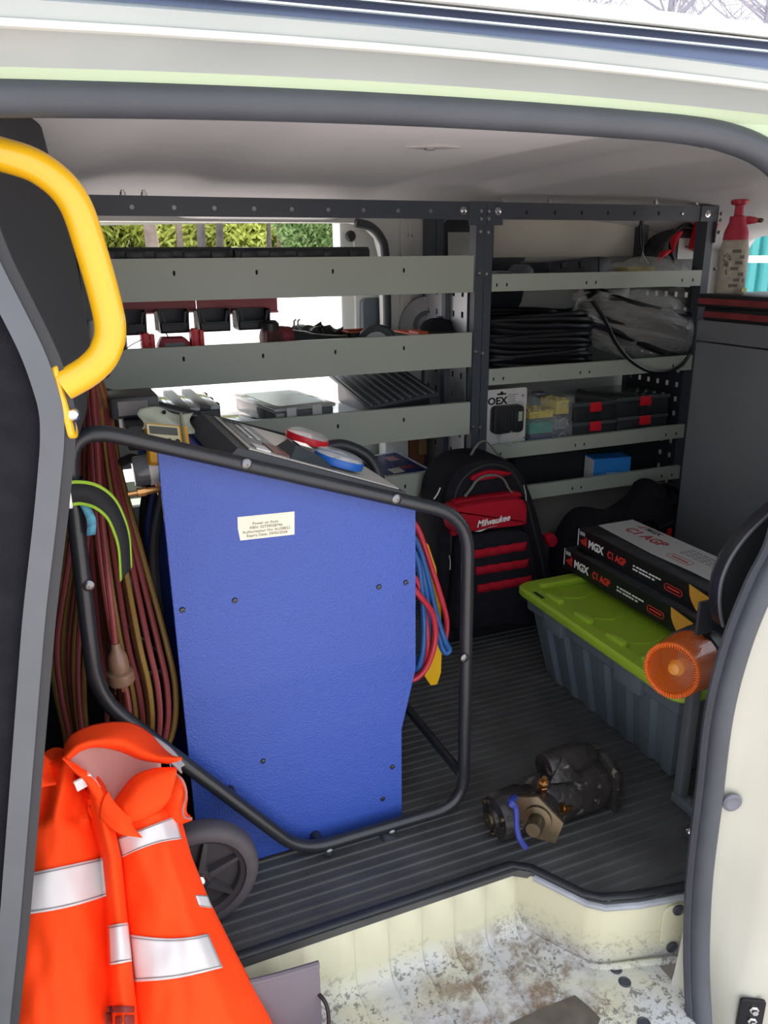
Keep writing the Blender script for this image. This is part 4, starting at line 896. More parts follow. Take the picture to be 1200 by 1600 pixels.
# third tray: blister pack, clear parts box, four small cases
Yp = 2.118; tl, tr, bl_, br = at(757, 612, y=Yp), at(824, 603, y=Yp), at(757, 700, y=Yp), at(826, 690, y=Yp)
zb_ = TC; t = thing('blister_pack', 'white carded pack with a black rectangular lamp, leftmost on the third right tray', 'packet', ((tl.x+tr.x)/2, Yp+.01, TC))
CARD = mat('white_card_print', '#d2d2cf', .45)
W_ = tr.x-tl.x; zt_ = (tl.z+tr.z)/2
g = MB(); g.prism(rrect(W_, zt_-zb_, .006, cx=(tl.x+tr.x)/2, cy=(zt_+zb_)/2), Yp, Yp+.002, 'y'); g.build('backing_card', CARD, t)
hc = at(784, 614, y=Yp); g = MB(); g.box((hc.x-.016, Yp-.0008, hc.z-.006), (hc.x+.016, Yp, hc.z-.001)); g.lathe([(.006, 0), (.006, .0009), (0, .0009)], M=axis_M((hc.x, Yp, hc.z-.001), (0, -1, 0)), n=12); g.build('hang_hole', DARKIN, t)
tp = at(762, 633, y=Yp-.001); text('lettering', 'OEX', .031, tp, (1, 0, 0), (0, 0, 1), mat('black_ink', '#1b1c1e', .5), t, bold=.0009, sx=1.1)
INK = mat('grey_ink', '#8d8d8c', .6)
for k in range(4):
    g = MB(); q = at(793, 617+k*3.4, y=Yp); g.box((q.x, Yp-.0006, q.z-.0012), (q.x+.028+.01*(k == 0), Yp, q.z+.0012)); g.build('print_line', INK, t)
q0, q1 = at(764, 677, y=Yp), at(812, 630, y=Yp); cx, cz = (q0.x+q1.x)/2, (q0.z+q1.z)/2
g = MB(); g.prism(rrect(q1.x-q0.x, q1.z-q0.z, .014, cx=cx, cy=cz), Yp-.03, Yp-.001, 'y', bev=.004); lp = g.build('lamp', BLACKP, t, True)
for k in range(5): g = MB(); xx = cx-.028+.012*k; g.box((xx, Yp-.032, cz-.03), (xx+.006, Yp-.029, cz+.032), bev=.001); g.build('lamp_rib', BLACKM, lp)
q = at(805, 648, y=Yp); g = MB(); g.box((q.x-.008, Yp-.034, q.z-.014), (q.x+.006, Yp-.03, q.z+.016), bev=.001); g.build('green_tag', mat('pale_green', '#a3b49a', .5), lp)
q = at(790, 682, y=Yp); crumple('clear_blister', None, None, (q.x, Yp-.02, q.z), .038, .018, .026, FILM, 5, .3, flat=False, parent=t)
for q in ((817, 618), (818, 684)): g = MB(); g.lathe([(.0045, 0), (.0045, .0008), (0, .0008)], M=axis_M(at(*q, y=Yp), (0, -1, 0)), n=12); g.build('print_dot', INK, t)
# clear parts box with coloured connectors
Yc = 2.125; a, b_ = at(829, 690, y=Yc), at(898, 620, y=Yc); X0, X1, zt_ = a.x, b_.x, b_.z
t = thing('parts_box', 'clear tiered box of yellow, teal and blue connectors', 'box', ((X0+X1)/2, Yc+.06, TC))
CL2 = mat('clear_box_plastic', '#e8eef0', .1, alpha=.1, spec=.8)
g = MB()
for lo, hi in (((X0, Yc, TC), (X1, Yc+.0015, zt_)), ((X0, Yc+.12, TC), (X1, Yc+.1215, zt_)), ((X0, Yc, TC), (X0+.0015, Yc+.12, zt_)), ((X1-.0015, Yc, TC), (X1, Yc+.12, zt_)), ((X0, Yc, TC), (X1, Yc+.12, TC+.002))): g.box(lo, hi)
g.build('walls', CL2, t)
g = MB(); g.prism(rrect(X1-X0+.006, .13, .02, cx=(X0+X1)/2, cy=Yc+.06), zt_, zt_+.008, 'z', bev=.003); ld = g.build('lid', CL2, t, True)
g = MB(); g.lathe([(.022, 0), (.022, .006), (.014, .008), (0, .008)], M=Matrix.Translation(((X0+X1)/2-.02, Yc+.06, zt_+.008)), n=20); g.build('lid_knob', mat('smoky_knob', '#6d6a72', .3), ld, True)
xm_ = X0+(X1-X0)*.62; h = (zt_-TC)
for i, (x0, x1, za, zb2, cc) in enumerate(((X0, xm_, .0, .26, '#2b4fa0'), (X0, xm_, .30, .56, '#2fa08e'), (X0, xm_, .60, .78, '#e0c93a'), (xm_, X1, .0, .3, '#4a5a80'), (xm_, X1, .34, .58, '#8b9096'), (xm_, X1, .64, .95, '#e3cf47'))):
    rnd = random.Random(i); g = MB(); mm = mat('connector_%d' % i, cc, .45)
    for k in range(34):
        p_ = Vector((rnd.uniform(x0+.010, x1-.010), rnd.uniform(Yc+.010, Yc+.10), TC+h*rnd.uniform(za+.06, zb2)))
        g.lathe([(.004, -.009), (.005, 0), (.003, .009)], M=axis_M(p_, (rnd.gauss(0, 1), rnd.gauss(0, 1), rnd.gauss(0, .6))), n=6)
    g.box((x0+.005, Yc+.02, TC+h*za+.003), (x1-.005, Yc+.112, TC+h*(zb2-.03)))
    o = g.build('connectors', mm, t); o['kind'] = 'stuff'
for z_ in (.29, .58):
    g = MB(); g.box((X0+.002, Yc+.002, TC+h*z_), (X1-.002, Yc+.118, TC+h*z_+.0015)); g.build('tier', CL2, t)
for k in range(3):
    g = MB(); zz = TC+h*(.18+.3*k); g.tube([(xm_+.02+.016*math.cos(R(a_)), Yc-.002, zz+.02*math.sin(R(a_))) for a_ in range(0, 181, 20)], .0016, 6); g.build('drawer_pull', mat('clear_rib', '#c9d4d8', .15, alpha=.6), t, True)
# four small black cases with red latches
def mini(px0, px1, pt, pb, label, zb_, Y0=2.115):
    a, b_ = at(px0, pt, y=Y0), at(px1, pt, y=Y0); X0, X1 = a.x, b_.x; zt_ = at((px0+px1)/2, pt, y=Y0).z
    t = thing('mini_case', label, 'case', ((X0+X1)/2, Y0+.11, zb_), 'small black cases with red latches')
    g = MB(); g.box((X0, Y0, zb_), (X1, Y0+.22, zt_-.016), bev=.004); g.build('body', CASE, t, True)
    g = MB(); g.box((X0-.003, Y0-.003, zt_-.016), (X1+.003, Y0+.223, zt_-.001), bev=.004); ld = g.build('lid', mat('smoke_lid', '#4b4e52', .25, coat=.3), t, True)
    xc = X0+(X1-X0)*(.48 if px0 < 950 else .52); w = .022
    g = MB(); g.prism([(Y0-.012, zt_-.032), (Y0-.003, zt_-.034), (Y0-.003, zt_-.002), (Y0-.008, zt_-.002)], xc-w, xc+w, 'x', bev=.0015); g.build('latch', REDP, t, True)
    g = MB(); g.box((xc-w*1.2, Y0-.004, zb_+.006), (xc+w*1.2, Y0+.001, zt_-.034), bev=.0015); g.build('latch_plate', BLACKP, t, True)
    for k in (-1, 1): g = MB(); g.box((xc+k*w*.5-.003, Y0-.007, zb_+.010), (xc+k*w*.5+.003, Y0-.003, zt_-.036)); g.build('latch_rib', BLACKM, t)
    return zt_
z_ = mini(898, 962, 657, 684, 'lower small black case with red latch, next to the clear parts box', TC)
mini(898, 963, 627, 656, 'upper small black case with red latch, next to the clear parts box', z_)
z_ = mini(966, 1043, 648, 675, 'lower small black case with red latch, at the perforated panel', TC)
mini(965, 1046, 618, 648, 'upper small black case with red latch, at the perforated panel', z_)
# fourth tray: big black box and small blue carton
a, b_ = at(770, 690, y=2.22), at(1040, 690, y=2.22)
t = thing('black_box', 'long plain black box at the back of the lowest right tray', 'box', ((a.x+b_.x)/2, 2.3, TD))
g = MB(); g.box((a.x+.09, 2.22, TD), (b_.x-.03, 2.42, .497), bev=.004); g.build('carton', mat('black_card', '#22262a', .55), t, True)
g = MB(); g.box((a.x+.087, 2.217, .46), (b_.x-.027, 2.423, .4985), bev=.003); g.build('lid', mat('black_card', '#22262a', .55), t, True)
a, b_ = at(934, 742, y=2.125), at(987, 716, y=2.125); z1 = at(960, 716, y=2.125).z
t = thing('blue_carton', 'small bright blue carton standing on the lowest right tray', 'carton', ((a.x+b_.x)/2, 2.15, TD)); BLU = mat('blue_card', '#2f86d6', .45)
Mb = Matrix.Translation(((a.x+b_.x)/2, 2.165, TD)) @ Matrix.Rotation(R(-10), 4, 'Z'); hw = (b_.x-a.x)/2
g = MB(); g.box((-hw, -.035, 0), (hw, .035, z1-TD), M=Mb, bev=.0015); g.build('carton', BLU, t)
g = MB(); g.box((-hw-.0008, -.033, .004), (-hw, .033, z1-TD-.004), M=Mb); g.build('white_side', WHITEP, t)
for k in range(2): g = MB(); g.box((-hw*.3, -.0358, .030+.006*k), (hw*(.75-.3*k), -.035, .032+.006*k), M=Mb); g.build('print_line', WHITEP, t)
# ================================================================== blue refrigerant service machine on a tube frame
BLUE = mat('blue_hammer_coat', '#3350a4', .36, bump=(330, .7, .0025), var=(4, .05), spec=.55, coat=.15)
MY0, MY1 = 1.25, 1.61
def LZ(x): return .831-.3482*(x-.131)
mc = thing('service_machine', 'blue boxy workshop service machine in a black tube frame on wheels', 'machine', (.35, 1.43, 0))
SIDE = [(.131, .831), (.579, .675), (.5805, .346), (.550, .216), (.550, .004), (.133, .004)]
g = MB(); g.prism(SIDE, MY0, MY0+.005, 'y', bev=.0012); g.build('side_panel', BLUE, mc)
g = MB(); g.prism(SIDE, MY1-.005, MY1, 'y', bev=.0012); g.build('side_panel', BLUE, mc)
g = MB(); g.prism([(.172, .81), (.560, LZ(.56)-.004), (.560, .35), (.535, .22), (.535, .006), (.172, .006)], MY0+.005, MY1-.005, 'y'); g.build('cabinet_body', mat('dark_blue_coat', '#20368a', .4, bump=(210, .4, .002)), mc)
SCR = MB(); SCR.lathe([(.0052, 0), (.0052, .0012), (.004, .0026), (.0015, .003), (.0015, .0016), (0, .0016)], n=12); SCRM = mesh_of(SCR, mat('dark_screw', '#4c4c4e', .3, .8))
for q in ((285, 953), (367, 938), (592, 917), (634, 910), (411, 1189), (613, 1198), (598, 1248)): inst('screw', SCRM, mc, at(*q, y=MY0), FRONT)
# sticker
sl = [at(371, 808, y=MY0-.0004), at(460, 799, y=MY0-.0004), at(460, 835, y=MY0-.0004), at(375.5, 844.5, y=MY0-.0004), at(371.5, 826, y=MY0-.0004)]
g = MB(); g.prism([(q.x, q.z) for q in sl], MY0-.0008, MY0+.0002, 'y'); stc = g.build('sticker', mat('cream_sticker', '#e9e2cc', .5, var=(20, .03)), mc); stc['label'] = 'cream printed sticker'
dirx = (sl[1]-sl[0]).normalized(); c = at(415, 818, y=MY0-.001); up_ = Vector((-dirx.z, 0, dirx.x))
SINK = mat('sticker_ink', '#55524c', .6)
for k, tx in enumerate(('Power on Auto', 'ABN: 32739028746', 'Authorisation No: AU58822', 'Expiry Date: 29/05/2028')):
    text('sticker_text', tx, .0068, c-up_*(.0070*k)+dirx*(.000+.0008*k), dirx, up_, SINK, stc, ext=.0002, align='CENTER', sx=1.06)
# tube frames
FR = mat('black_satin_tube', '#24262a', .33, spec=.55, var=(18, .12), coat=.1)
COR = [(.002, .893), (.670, .662), (.675, .0235), (.322, .0235), (-.006, .444)]; RAD = [.075, .075, .07, .06, .06]
for Yf in (1.215, 1.645):
    g = MB(); pp = fillet([(a, c_, 0) for a, c_ in COR], RAD, 7, True); g.tube([Vector((q.x, Yf, q.y)) for q in pp], .0125, 16, closed=True); g.build('frame_tube', FR, mc, True)
for (a, c_) in ((.668, .10), (.36, .0235), (.20, .178)):
    g = MB(); g.tube([(a, 1.215, c_), (a, 1.645, c_)], .010, 12); g.build('cross_tube', FR, mc, True)
TB_ = MB(); TB_.lathe([(.009, 0), (.009, .0015), (.0055, .0038), (.002, .004), (.002, .002), (0, .002)], n=14); TBM = mesh_of(TB_, mat('tube_bolt', '#77787a', .25, .9))
for q in ((385, 725), (620, 780), (515, 1332), (613, 1302), (138, 915), (726, 1028)): inst('frame_bolt', TBM, mc, at(*q, y=1.2035), FRONT)
g = MB(); fp = at(607, 1312, y=1.215); g.lathe([(.017, 0), (.015, .012), (.011, .013)], M=Matrix.Translation((fp.x, 1.215, 0)), n=18); g.build('rubber_foot', RUBBER, mc, True)
for xx in (.30, .48):
    for yy in (1.232, 1.628): g = MB(); g.box((xx, yy-.018, LZ(xx)+.01), (xx+.02, yy+.018, LZ(xx)+.016)); g.build('frame_bracket', FR, mc)
# wheels
TYRE = mat('grey_black_tyre', '#4a4548', .6, var=(25, .12)); RIM = mat('dark_rim_plastic', '#3a3739', .45)
for yw, sgn in ((1.143, -1), (1.70, 1)):
    wc = Vector((.118, yw, .104)); Mw = axis_M(wc, (0, sgn, 0))
    g = MB(); g.lathe([(.078, -.02), (.090, -.022), (.099, -.018), (.104, -.008), (.104, .008), (.099, .018), (.090, .022), (.080, .020), (.077, .010), (.077, -.018), (.078, -.02)], M=Mw, n=48, open=True); wh = g.build('wheel', TYRE, mc, True)
    g = MB(); g.lathe([(.078, -.018), (.078, .016), (.071, .012), (.068, .001), (.022, .000), (.019, .014), (0, .014)], M=Mw, n=40); rm = g.build('rim', RIM, wh, True)
    for k in range(6):
        a_ = 2*PI*k/6+.3; u_ = Vector((math.cos(a_), math.sin(a_), 0)); v_ = Vector((-u_.y, u_.x, 0)); g = MB()
        g.add([u_*.018+v_*.006+Vector((0, 0, .016)), u_*.018-v_*.006+Vector((0, 0, .016)), u_*.072-v_*.0035+Vector((0, 0, .012)), u_*.072+v_*.0035+Vector((0, 0, .012)), u_*.018+v_*.009+Vector((0, 0, -.008)), u_*.018-v_*.009+Vector((0, 0, -.008)), u_*.070-v_*.006+Vector((0, 0, -.007)), u_*.070+v_*.006+Vector((0, 0, -.007))], [(0, 1, 2, 3), (0, 3, 7, 4), (1, 2, 6, 5), (0, 1, 5, 4), (3, 2, 6, 7)], Mw); g.build('spoke', RIM, wh)
    g = MB(); g.lathe([(.013, .016), (.013, .019), (.008, .0195), (.008, .024), (.004, .027), (0, .0275)], M=Mw, n=18); g.build('hub_cap', CHROME, wh, True)
g = MB(); g.tube([(.118, 1.13, .104), (.118, 1.71, .104)], .007, 10); g.build('axle', ZINC, mc, True)
# console on the sloping top
SL = Vector((1, 0, -.3482)).normalized(); UPn = Vector((.3482, 0, 1)).normalized()
CG = mat('console_dark_grey', '#3b3d41', .5, var=(10, .08)); CS = mat('console_silver', '#cdc8be', .42, .15, var=(8, .05))
def cp(s, y, h): return Vector((.228, y, LZ(.228)))+SL*s+UPn*h
g = MB(); ya, yb_ = 1.245, 1.600
P8 = [cp(0, ya, 0), cp(.375, ya, 0), cp(.375, yb_, 0), cp(0, yb_, 0), cp(.022, ya+.012, .034), cp(.345, ya+.012, .026), cp(.345, yb_-.012, .026), cp(.022, yb_-.012, .034)]
g.add(P8, [(0, 3, 2, 1), (4, 5, 6, 7), (0, 1, 5, 4), (1, 2, 6, 5), (2, 3, 7, 6), (3, 0, 4, 7)]); cn = g.build('console', CG, mc)
def top(s, t, h=0): # s along slope 0..1, t across 0..1 on the console's upper face
    a, b_, c_, d = P8[4], P8[5], P8[6], P8[7]; q = a.lerp(b_, s).lerp(d.lerp(c_, s), t); return q+UPn*(.0004+h)
def plate(s0, s1, t0, t1, h, m, name, par, bev=0):
    A, B, C_, D = top(s0, t0), top(s1, t0), top(s1, t1), top(s0, t1); g = MB(); V = [A, B, C_, D]+[q+UPn*h for q in (A, B, C_, D)]
    g.add(V, [(0, 3, 2, 1), (4, 5, 6, 7), (0, 1, 5, 4), (1, 2, 6, 5), (2, 3, 7, 6), (3, 0, 4, 7)]); return g.build(name, m, par)
plate(.07, .97, .04, .97, .002, CS, 'face_plate', mc)
plate(.10, .30, .10, .93, .003, mat('console_grey_inlay', '#6f7072', .4), 'keypad_inlay', mc)
for k in range(2): plate(.16+.05*k, .185+.05*k, .42, .78, .0045, WHITEP, 'white_stripe', mc)
for k in range(4): plate(.115+.03*k, .128+.03*k, .84, .91, .0045, BLACKP, 'button', mc)
plate(.22, .34, .10, .34, .0045, mat('red_brown_legend', '#8d6259', .5, var=(40, .5)), 'legend', mc)
plate(.12, .20, .08, .2, .0045, WHITEP, 'legend', mc)
def wedge(s0, s1, t0, t1, h0, h1, m, name):
    A, B, C_, D = top(s0, t0), top(s1, t0), top(s1, t1), top(s0, t1); g = MB(); i_ = .25
    V = [A, B, C_, D, top(s0+(s1-s0)*.12, t0+(t1-t0)*i_, h0), top(s1-(s1-s0)*.35, t0+(t1-t0)*i_, h1), top(s1-(s1-s0)*.35, t1-(t1-t0)*i_, h1), top(s0+(s1-s0)*.12, t1-(t1-t0)*i_, h0)]
    g.add(V, [(0, 3, 2, 1), (4, 5, 6, 7), (0, 1, 5, 4), (1, 2, 6, 5), (2, 3, 7, 6), (3, 0, 4, 7)]); return g.build(name, m, mc)
wedge(.31, .60, .06, .38, .024, .016, mat('display_hood', '#3a4244', .35), 'display_hood')
plate(.37, .45, .15, .28, .0255, mat('display_glass', '#15181c', .1), 'display', mc)
def gauge(px_, py_, r_, m, name):
    c_ = None
    for k in range(60):     # centre on the console face
        y = 1.27+k*.0055; q = at(px_, py_, y=y); h = (q-P8[4]).dot(UPn)
        if c_ is None or abs(h-.006) < c_[0]: c_ = (abs(h-.006), q)
    Mg = axis_M(c_[1]-UPn*.004, UPn)
    g = MB(); g.lathe([(r_*.93, 0), (r_, .001), (r_*1.02, .012), (r_*.99, .0145), (r_*.93, .0145), (r_*.92, .004)], M=Mg, n=36, open=True); rg = g.build(name, m, mc, True)
    g = MB(); g.lathe([(r_*.93, .008), (r_*.92, .0128), (0, .0128)], M=Mg, n=30); g.build('dial', mat('gauge_dial', '#c9cbc8', .4, var=(60, .25)), rg, True)
    g = MB(); g.lathe([(r_*.95, .0146), (r_*.9, .020), (r_*.6, .025), (0, .027)], M=Mg, n=30); g.build('lens', mat('gauge_lens', '#f4f6f6', .05, alpha=.25, spec=.9), rg, True)
    g = MB(); g.box((-.0015, -.004, .0132), (.0015, r_*.75, .0142), M=Mg @ Matrix.Rotation(.9, 4, 'Z')); g.build('needle', BLACKP, rg)
gauge(479, 688, .045, REDP, 'red_gauge'); gauge(528, 722, .047, mat('blue_gauge_plastic', '#1f5fb4', .35), 'blue_gauge')
q = at(497, 703, y=1.44); g = MB(); g.lathe([(.017, 0), (.016, .014), (.013, .018), (0, .019)], M=axis_M(top(.66, .50), UPn), n=20); g.build('valve_knob', BLACKP, mc, True)
g = MB(); g.tube(spline([cp(.29, 1.575, .03), cp(.33, 1.565, .045), cp(.385, 1.55, .035), cp(.415, 1.53, .0), cp(.42, 1.52, -.04)], 6), .013, 10); g.build('grip_hose', BLACKP, mc, True)
# components at the open end
g = MB(); a = at(206, 736, y=1.36); g.lathe([(.024, -.045), (.026, -.04), (.026, .03), (.02, .04), (0, .042)], M=axis_M((.145, 1.36, a.z), (1, 0, .05)), n=20); fl_ = g.build('filter_bowl', mat('clear_grey_filter', '#8d9296', .15, trans=.5), mc, True)
g = MB(); g.lathe([(.0268, -.02), (.0268, .012)], M=axis_M((.145, 1.36, a.z), (1, 0, .05)), n=20); g.build('white_sleeve', WHITEP, fl_, True)
BRASS = mat('brass', '#b98a55', .3, 1.0); a = at(222, 768, y=1.31)
g = MB(); g.lathe([(.004, -.035), (.004, -.02), (.008, -.02), (.008, -.006), (.006, -.006), (.006, .012), (.010, .012), (.010, .026), (.005, .028)], M=axis_M((a.x+.012, 1.31, a.z), (1, .05, .04)), n=8); g.build('brass_fitting', BRASS, mc)
for k, (yy, cc) in enumerate(((1.36, BLACKP), (1.44, mat('dark_blue_hose', '#1c2c5c', .4)), (1.52, BLACKP))):
    g = MB(); g.tube(spline([(.15, yy, .75), (.12, yy, .62), (.125, yy+.01, .4), (.15, yy, .22)], 8), .009, 8); g.build('inner_hose', cc, mc, True)
g = MB(); g.box((.10, 1.40, .80), (.17, 1.58, .845), bev=.005); g.build('rear_shelf', BLACKP, mc, True)
g = MB(); g.tube(spline([at(190, 722, y=1.42), at(205, 716, y=1.4), at(222, 718, y=1.38), at(236, 712, y=1.36)], 5), .008, 8); g.build('connector_lead', BLACKP, mc, True)
# charging hoses hanging at the front, yellow hanger
RH = mat('red_hose', '#c43040', .4); BH = mat('blue_hose', '#2a5fa0', .38); YH = mat('yellow_hanger', '#e8b41c', .4)
def hose(pts, m, nm):
    g = MB(); g.tube(spline([at(a, b_, y=c_) for a, b_, c_ in pts], 7), .0062, 9); g.build(nm, m, mc, True)
hose([(630, 820, 1.40), (652, 850, 1.40), (668, 900, 1.38), (682, 960, 1.37), (695, 1000, 1.36), (702, 1015, 1.36), (696, 1020, 1.36), (688, 1005, 1.365), (676, 950, 1.38), (660, 890, 1.40), (640, 850, 1.42)], BH, 'blue_hose')
hose([(625, 840, 1.36), (650, 870, 1.36), (660, 930, 1.345), (662, 1000, 1.34), (655, 1040, 1.34), (640, 1050, 1.36)], BH, 'blue_hose')
hose([(630, 850, 1.37), (655, 880, 1.37), (668, 940, 1.36), (668, 1000, 1.36), (655, 1030, 1.36), (635, 1040, 1.36)], BH, 'blue_hose')
hose([(628, 800, 1.42), (652, 825, 1.42), (672, 880, 1.41), (688, 930, 1.40), (698, 970, 1.40), (694, 1000, 1.40), (680, 960, 1.42), (660, 880, 1.43), (640, 830, 1.43)], RH, 'red_hose')
hose([(628, 900, 1.34), (655, 930, 1.33), (676, 960, 1.33), (680, 1000, 1.33), (668, 1040, 1.33), (650, 1060, 1.33), (630, 1062, 1.34)], RH, 'red_hose')
hose([(626, 880, 1.35), (652, 910, 1.35), (664, 960, 1.35), (668, 1010, 1.345), (660, 1048, 1.345), (640, 1058, 1.35)], RH, 'red_hose')
yq = [(655, 838), (668, 850), (680, 885), (687, 930), (690, 1000), (688, 1050), (682, 1068), (672, 1070), (662, 1055), (672, 1035), (676, 990), (674, 930), (664, 885), (652, 862)]
g = MB(); g.prism([(at(a, b_, y=1.43).x, at(a, b_, y=1.43).z) for a, b_ in yq], 1.425, 1.433, 'y', bev=.002); g.build('hose_hanger', YH, mc)
g = MB(); g.box((.555, 1.41, .56), (.60, 1.445, .60), bev=.003); g.build('hanger_bracket', YH, mc)
# ---- yellow test meter in a clear bag on the machine's top tray
mo = at(262, 682, y=1.36); Mm = frame_M(mo, (1, .25, -.22), (.02, .55, .80))
t = thing('test_meter', 'yellow test meter with four buttons in a clear bag on the blue machine', 'meter', mo)
YM = mat('amber_yellow_plastic', '#d99b22', .45)
g = MB(); g.box((-.036, -.05, -.016), (.040, .024, .0), M=Mm, bev=.004); mb_ = g.build('case', YM, t, True)
g = MB(); g.box((-.036, -.020, .0), (.022, .020, .002), M=Mm, bev=.001); g.build('face', mat('meter_cream', '#cfc5a0', .5), t)
g = MB(); g.box((-.032, .002, .002), (.018, .016, .003), M=Mm); g.build('display', mat('meter_lcd', '#5a5c56', .2), t)
for k in range(4): g = MB(); g.lathe([(.0042, .002), (.0042, .004), (0, .0045)], M=Mm @ Matrix.Translation((-.028+.0145*k, -.009, 0)), n=12); g.build('button', BLACKP, t, True)
g = MB(); g.box((.026, -.03, .0), (.031, .046, .004), M=Mm, bev=.001); g.build('probe', mat('probe_grey', '#7c7a66', .5), t)
BAGC = mat('greenish_clear_bag', '#c9d0b8', .25, alpha=.45, spec=.7, bump=(30, .8, .006)); g = MB(); P_ = []
for i in range(10):
    row = []
    for j in range(12):
        u_, v_ = j/11, i/9; row.append(Mm @ Vector((-.042+.094*u_+.004*math.sin(v_*7), .012+.040*v_+.004*math.sin(u_*6), .004*math.sin(u_*9+v_*5)+(-.006))))
    P_.append(row)
g.grid(P_); g.build('bag', BAGC, t, True, thick=.001)
g = MB(); g.lathe([(.0035, .006), (.0035, .008), (0, .008)], M=Mm @ Matrix.Translation((-.002, .044, -.004)), n=10); g.build('bag_hole', DARKIN, t)
# black charger left of it
a = at(205, 672, y=1.50); t = thing('battery_charger', 'small black charger with a grey face left of the yellow meter', 'charger', (a.x, 1.5, .845))
g = MB(); g.box((a.x-.035, 1.46, .8455), (a.x+.05, 1.56, .885), bev=.006); g.build('case', BLACKP, t, True)
g = MB(); g.box((a.x-.022, 1.458, .852), (a.x+.03, 1.4605, .878), bev=.001); g.build('face', mat('charger_face', '#6f6a6a', .35), t)
# ---- ratchet strap on the frame's left upright
def ribbon(path, wdir, w, m, name, par, th=.0016):
    g = MB(); L = [[Vector(p_)-Vector(d_)*w/2, Vector(p_)+Vector(d_)*w/2] for p_, d_ in zip(path, wdir)]; g.grid(L); return g.build(name, m, par, True, thick=th)
sp_ = spline([at(104, 772, y=1.185), at(125, 770, y=1.188), at(150, 776, y=1.192), at(172, 793, y=1.198), at(186, 820, y=1.20), at(194, 850, y=1.205), at(197, 897, y=1.21)], 6)
wd = [Vector((0, 0, 1)).lerp(Vector((.55, .75, .25)), max(0, min(1, (i-6)/20))).normalized() for i in range(len(sp_))]
t = thing('ratchet_strap', 'black webbing strap with lime green edges and buckle on the frame', 'strap', sp_[-1])
ribbon(sp_, wd, .030, mat('black_webbing', '#1e1e20', .8, bump=(400, .6, .001)), 'webbing', t)
LIME = mat('lime_webbing', '#8fb52c', .7, bump=(400, .6, .001))
for sg in (-1, 1): ribbon([p_+d_*.0165*sg for p_, d_ in zip(sp_, wd)], wd, .005, LIME, 'green_edge', t, .0022)
g = MB(); q = at(107, 772, y=1.185); g.box((q.x-.004, 1.178, q.z-.021), (q.x+.004, 1.194, q.z+.021), bev=.002); g.build('buckle', ZINC, t, True)
g = MB(); g.tube([(.003+.0155*math.cos(a_), 1.215+.0155*math.sin(a_), q.z) for a_ in [2*PI*i/16 for i in range(16)]], .0016, 6, closed=True, flat=9); g.build('wrap', mat('black_webbing', '#1e1e20', .8), t)
rg_ = spline([at(130, 785, y=1.196), at(138, 800, y=1.196), at(143, 815, y=1.196), at(142, 836, y=1.198)], 4)
o = ribbon(rg_, [Vector((1, .1, 0))]*len(rg_), .013, mat('teal_white_rag', '#4f8ea6', .8, var=(90, .5)), 'rag_strip', None, .002); tag(o, 'frayed teal and white rag strip below the strap buckle', 'rag')
# ---- hanging extension leads
CR = mat('red_lead', '#7c3434', .5, var=(8, .15)); CY = mat('mustard_lead', '#8c6c34', .5, var=(8, .15)); CB = mat('brown_lead', '#74402c', .5, var=(8, .15))
def lead(name, label, m, legs, r=.0052, extra=None):
    t = thing(name, label, 'extension lead', at(140, 1100, y=1.40), 'extension leads hung on the bulkhead')
    for k, pts in enumerate(legs):
        g = MB(); g.tube(spline([at(a, b_, y=c_) for a, b_, c_ in pts], 6), r, 8); g.build('loop', m, t, True)
    return t
rnd = random.Random(4)
def leftleg(o, d): return [(136+o*.35, 588, 1.52), (128+o*.7, 640, 1.50), (124+o, 760, 1.47+d), (112+o*1.3, 880, 1.44+d), (96+o*1.6, 1000, 1.42+d), (100+o*1.3, 1080, 1.40+d), (112+o, 1150, 1.38+d), (120+o, 1230, 1.36+d)]
def rightleg(o, d, e=0): return [(146+o*.35, 588, 1.53), (156+o*.6, 640, 1.49), (168+o*.8, 740, 1.44+d), (186+o*1.1+e*.4, 860, 1.38+d), (210+o*1.2+e, 1000, 1.32+d), (228+o*1.1+e, 1080, 1.30+d), (232+o+e*.6, 1150, 1.29+d), (215+o*.6, 1225, 1.27+d)]
def midleg(o, d): return [(140+o*.4, 586, 1.53), (146+o*.6, 660, 1.5), (152+o, 800, 1.46+d), (160+o, 920, 1.43+d), (172+o*1.2, 1020, 1.40+d), (182+o*1.3, 1100, 1.38+d), (178+o, 1160, 1.37+d), (170+o, 1230, 1.35+d)]
red = lead('extension_lead', 'dull red extension lead with clear plug hanging behind the frame', CR, [leftleg(-4, .0), leftleg(8, .02), leftleg(17, -.02), rightleg(-28, -.02), rightleg(-6, .0, -4), rightleg(12, -.03, 6), midleg(-12, 0), midleg(4, .02), rightleg(18, -.02, 14), [(142, 590, 1.5), (150, 680, 1.42), (158, 800, 1.33), (168, 900, 1.27), (175, 960, 1.262), (180, 1006, 1.262)]])
yel = lead('extension_lead', 'mustard yellow extension lead hanging in long loops behind the frame', CY, [leftleg(-10, .03), leftleg(2, .04), leftleg(13, .01), leftleg(24, .03), rightleg(-18, .01), rightleg(4, -.02, 2), rightleg(20, .02, 12), midleg(10, -.01), rightleg(24, .0, 20)])
brn = lead('extension_lead', 'brown extension lead hanging between the red and mustard ones', CB, [leftleg(5, .06), rightleg(-10, .03), rightleg(10, .03, 8), rightleg(26, .03, 18), midleg(-4, .05), midleg(16, .04), rightleg(0, .05)])
a, b_ = at(180, 1005, y=1.262), at(192, 1074, y=1.262); ax = (b_-a).normalized(); PLG = mat('clear_brown_plug', '#8a6a55', .3, trans=.2)
g = MB(); g.lathe([(.007, 0), (.009, .012), (.015, .022), (.017, .04), (.016, .05), (.022, .054), (.023, .07), (.02, .075), (0, .075)], M=axis_M(a, ax), n=18); g.build('plug', PLG, red, True)
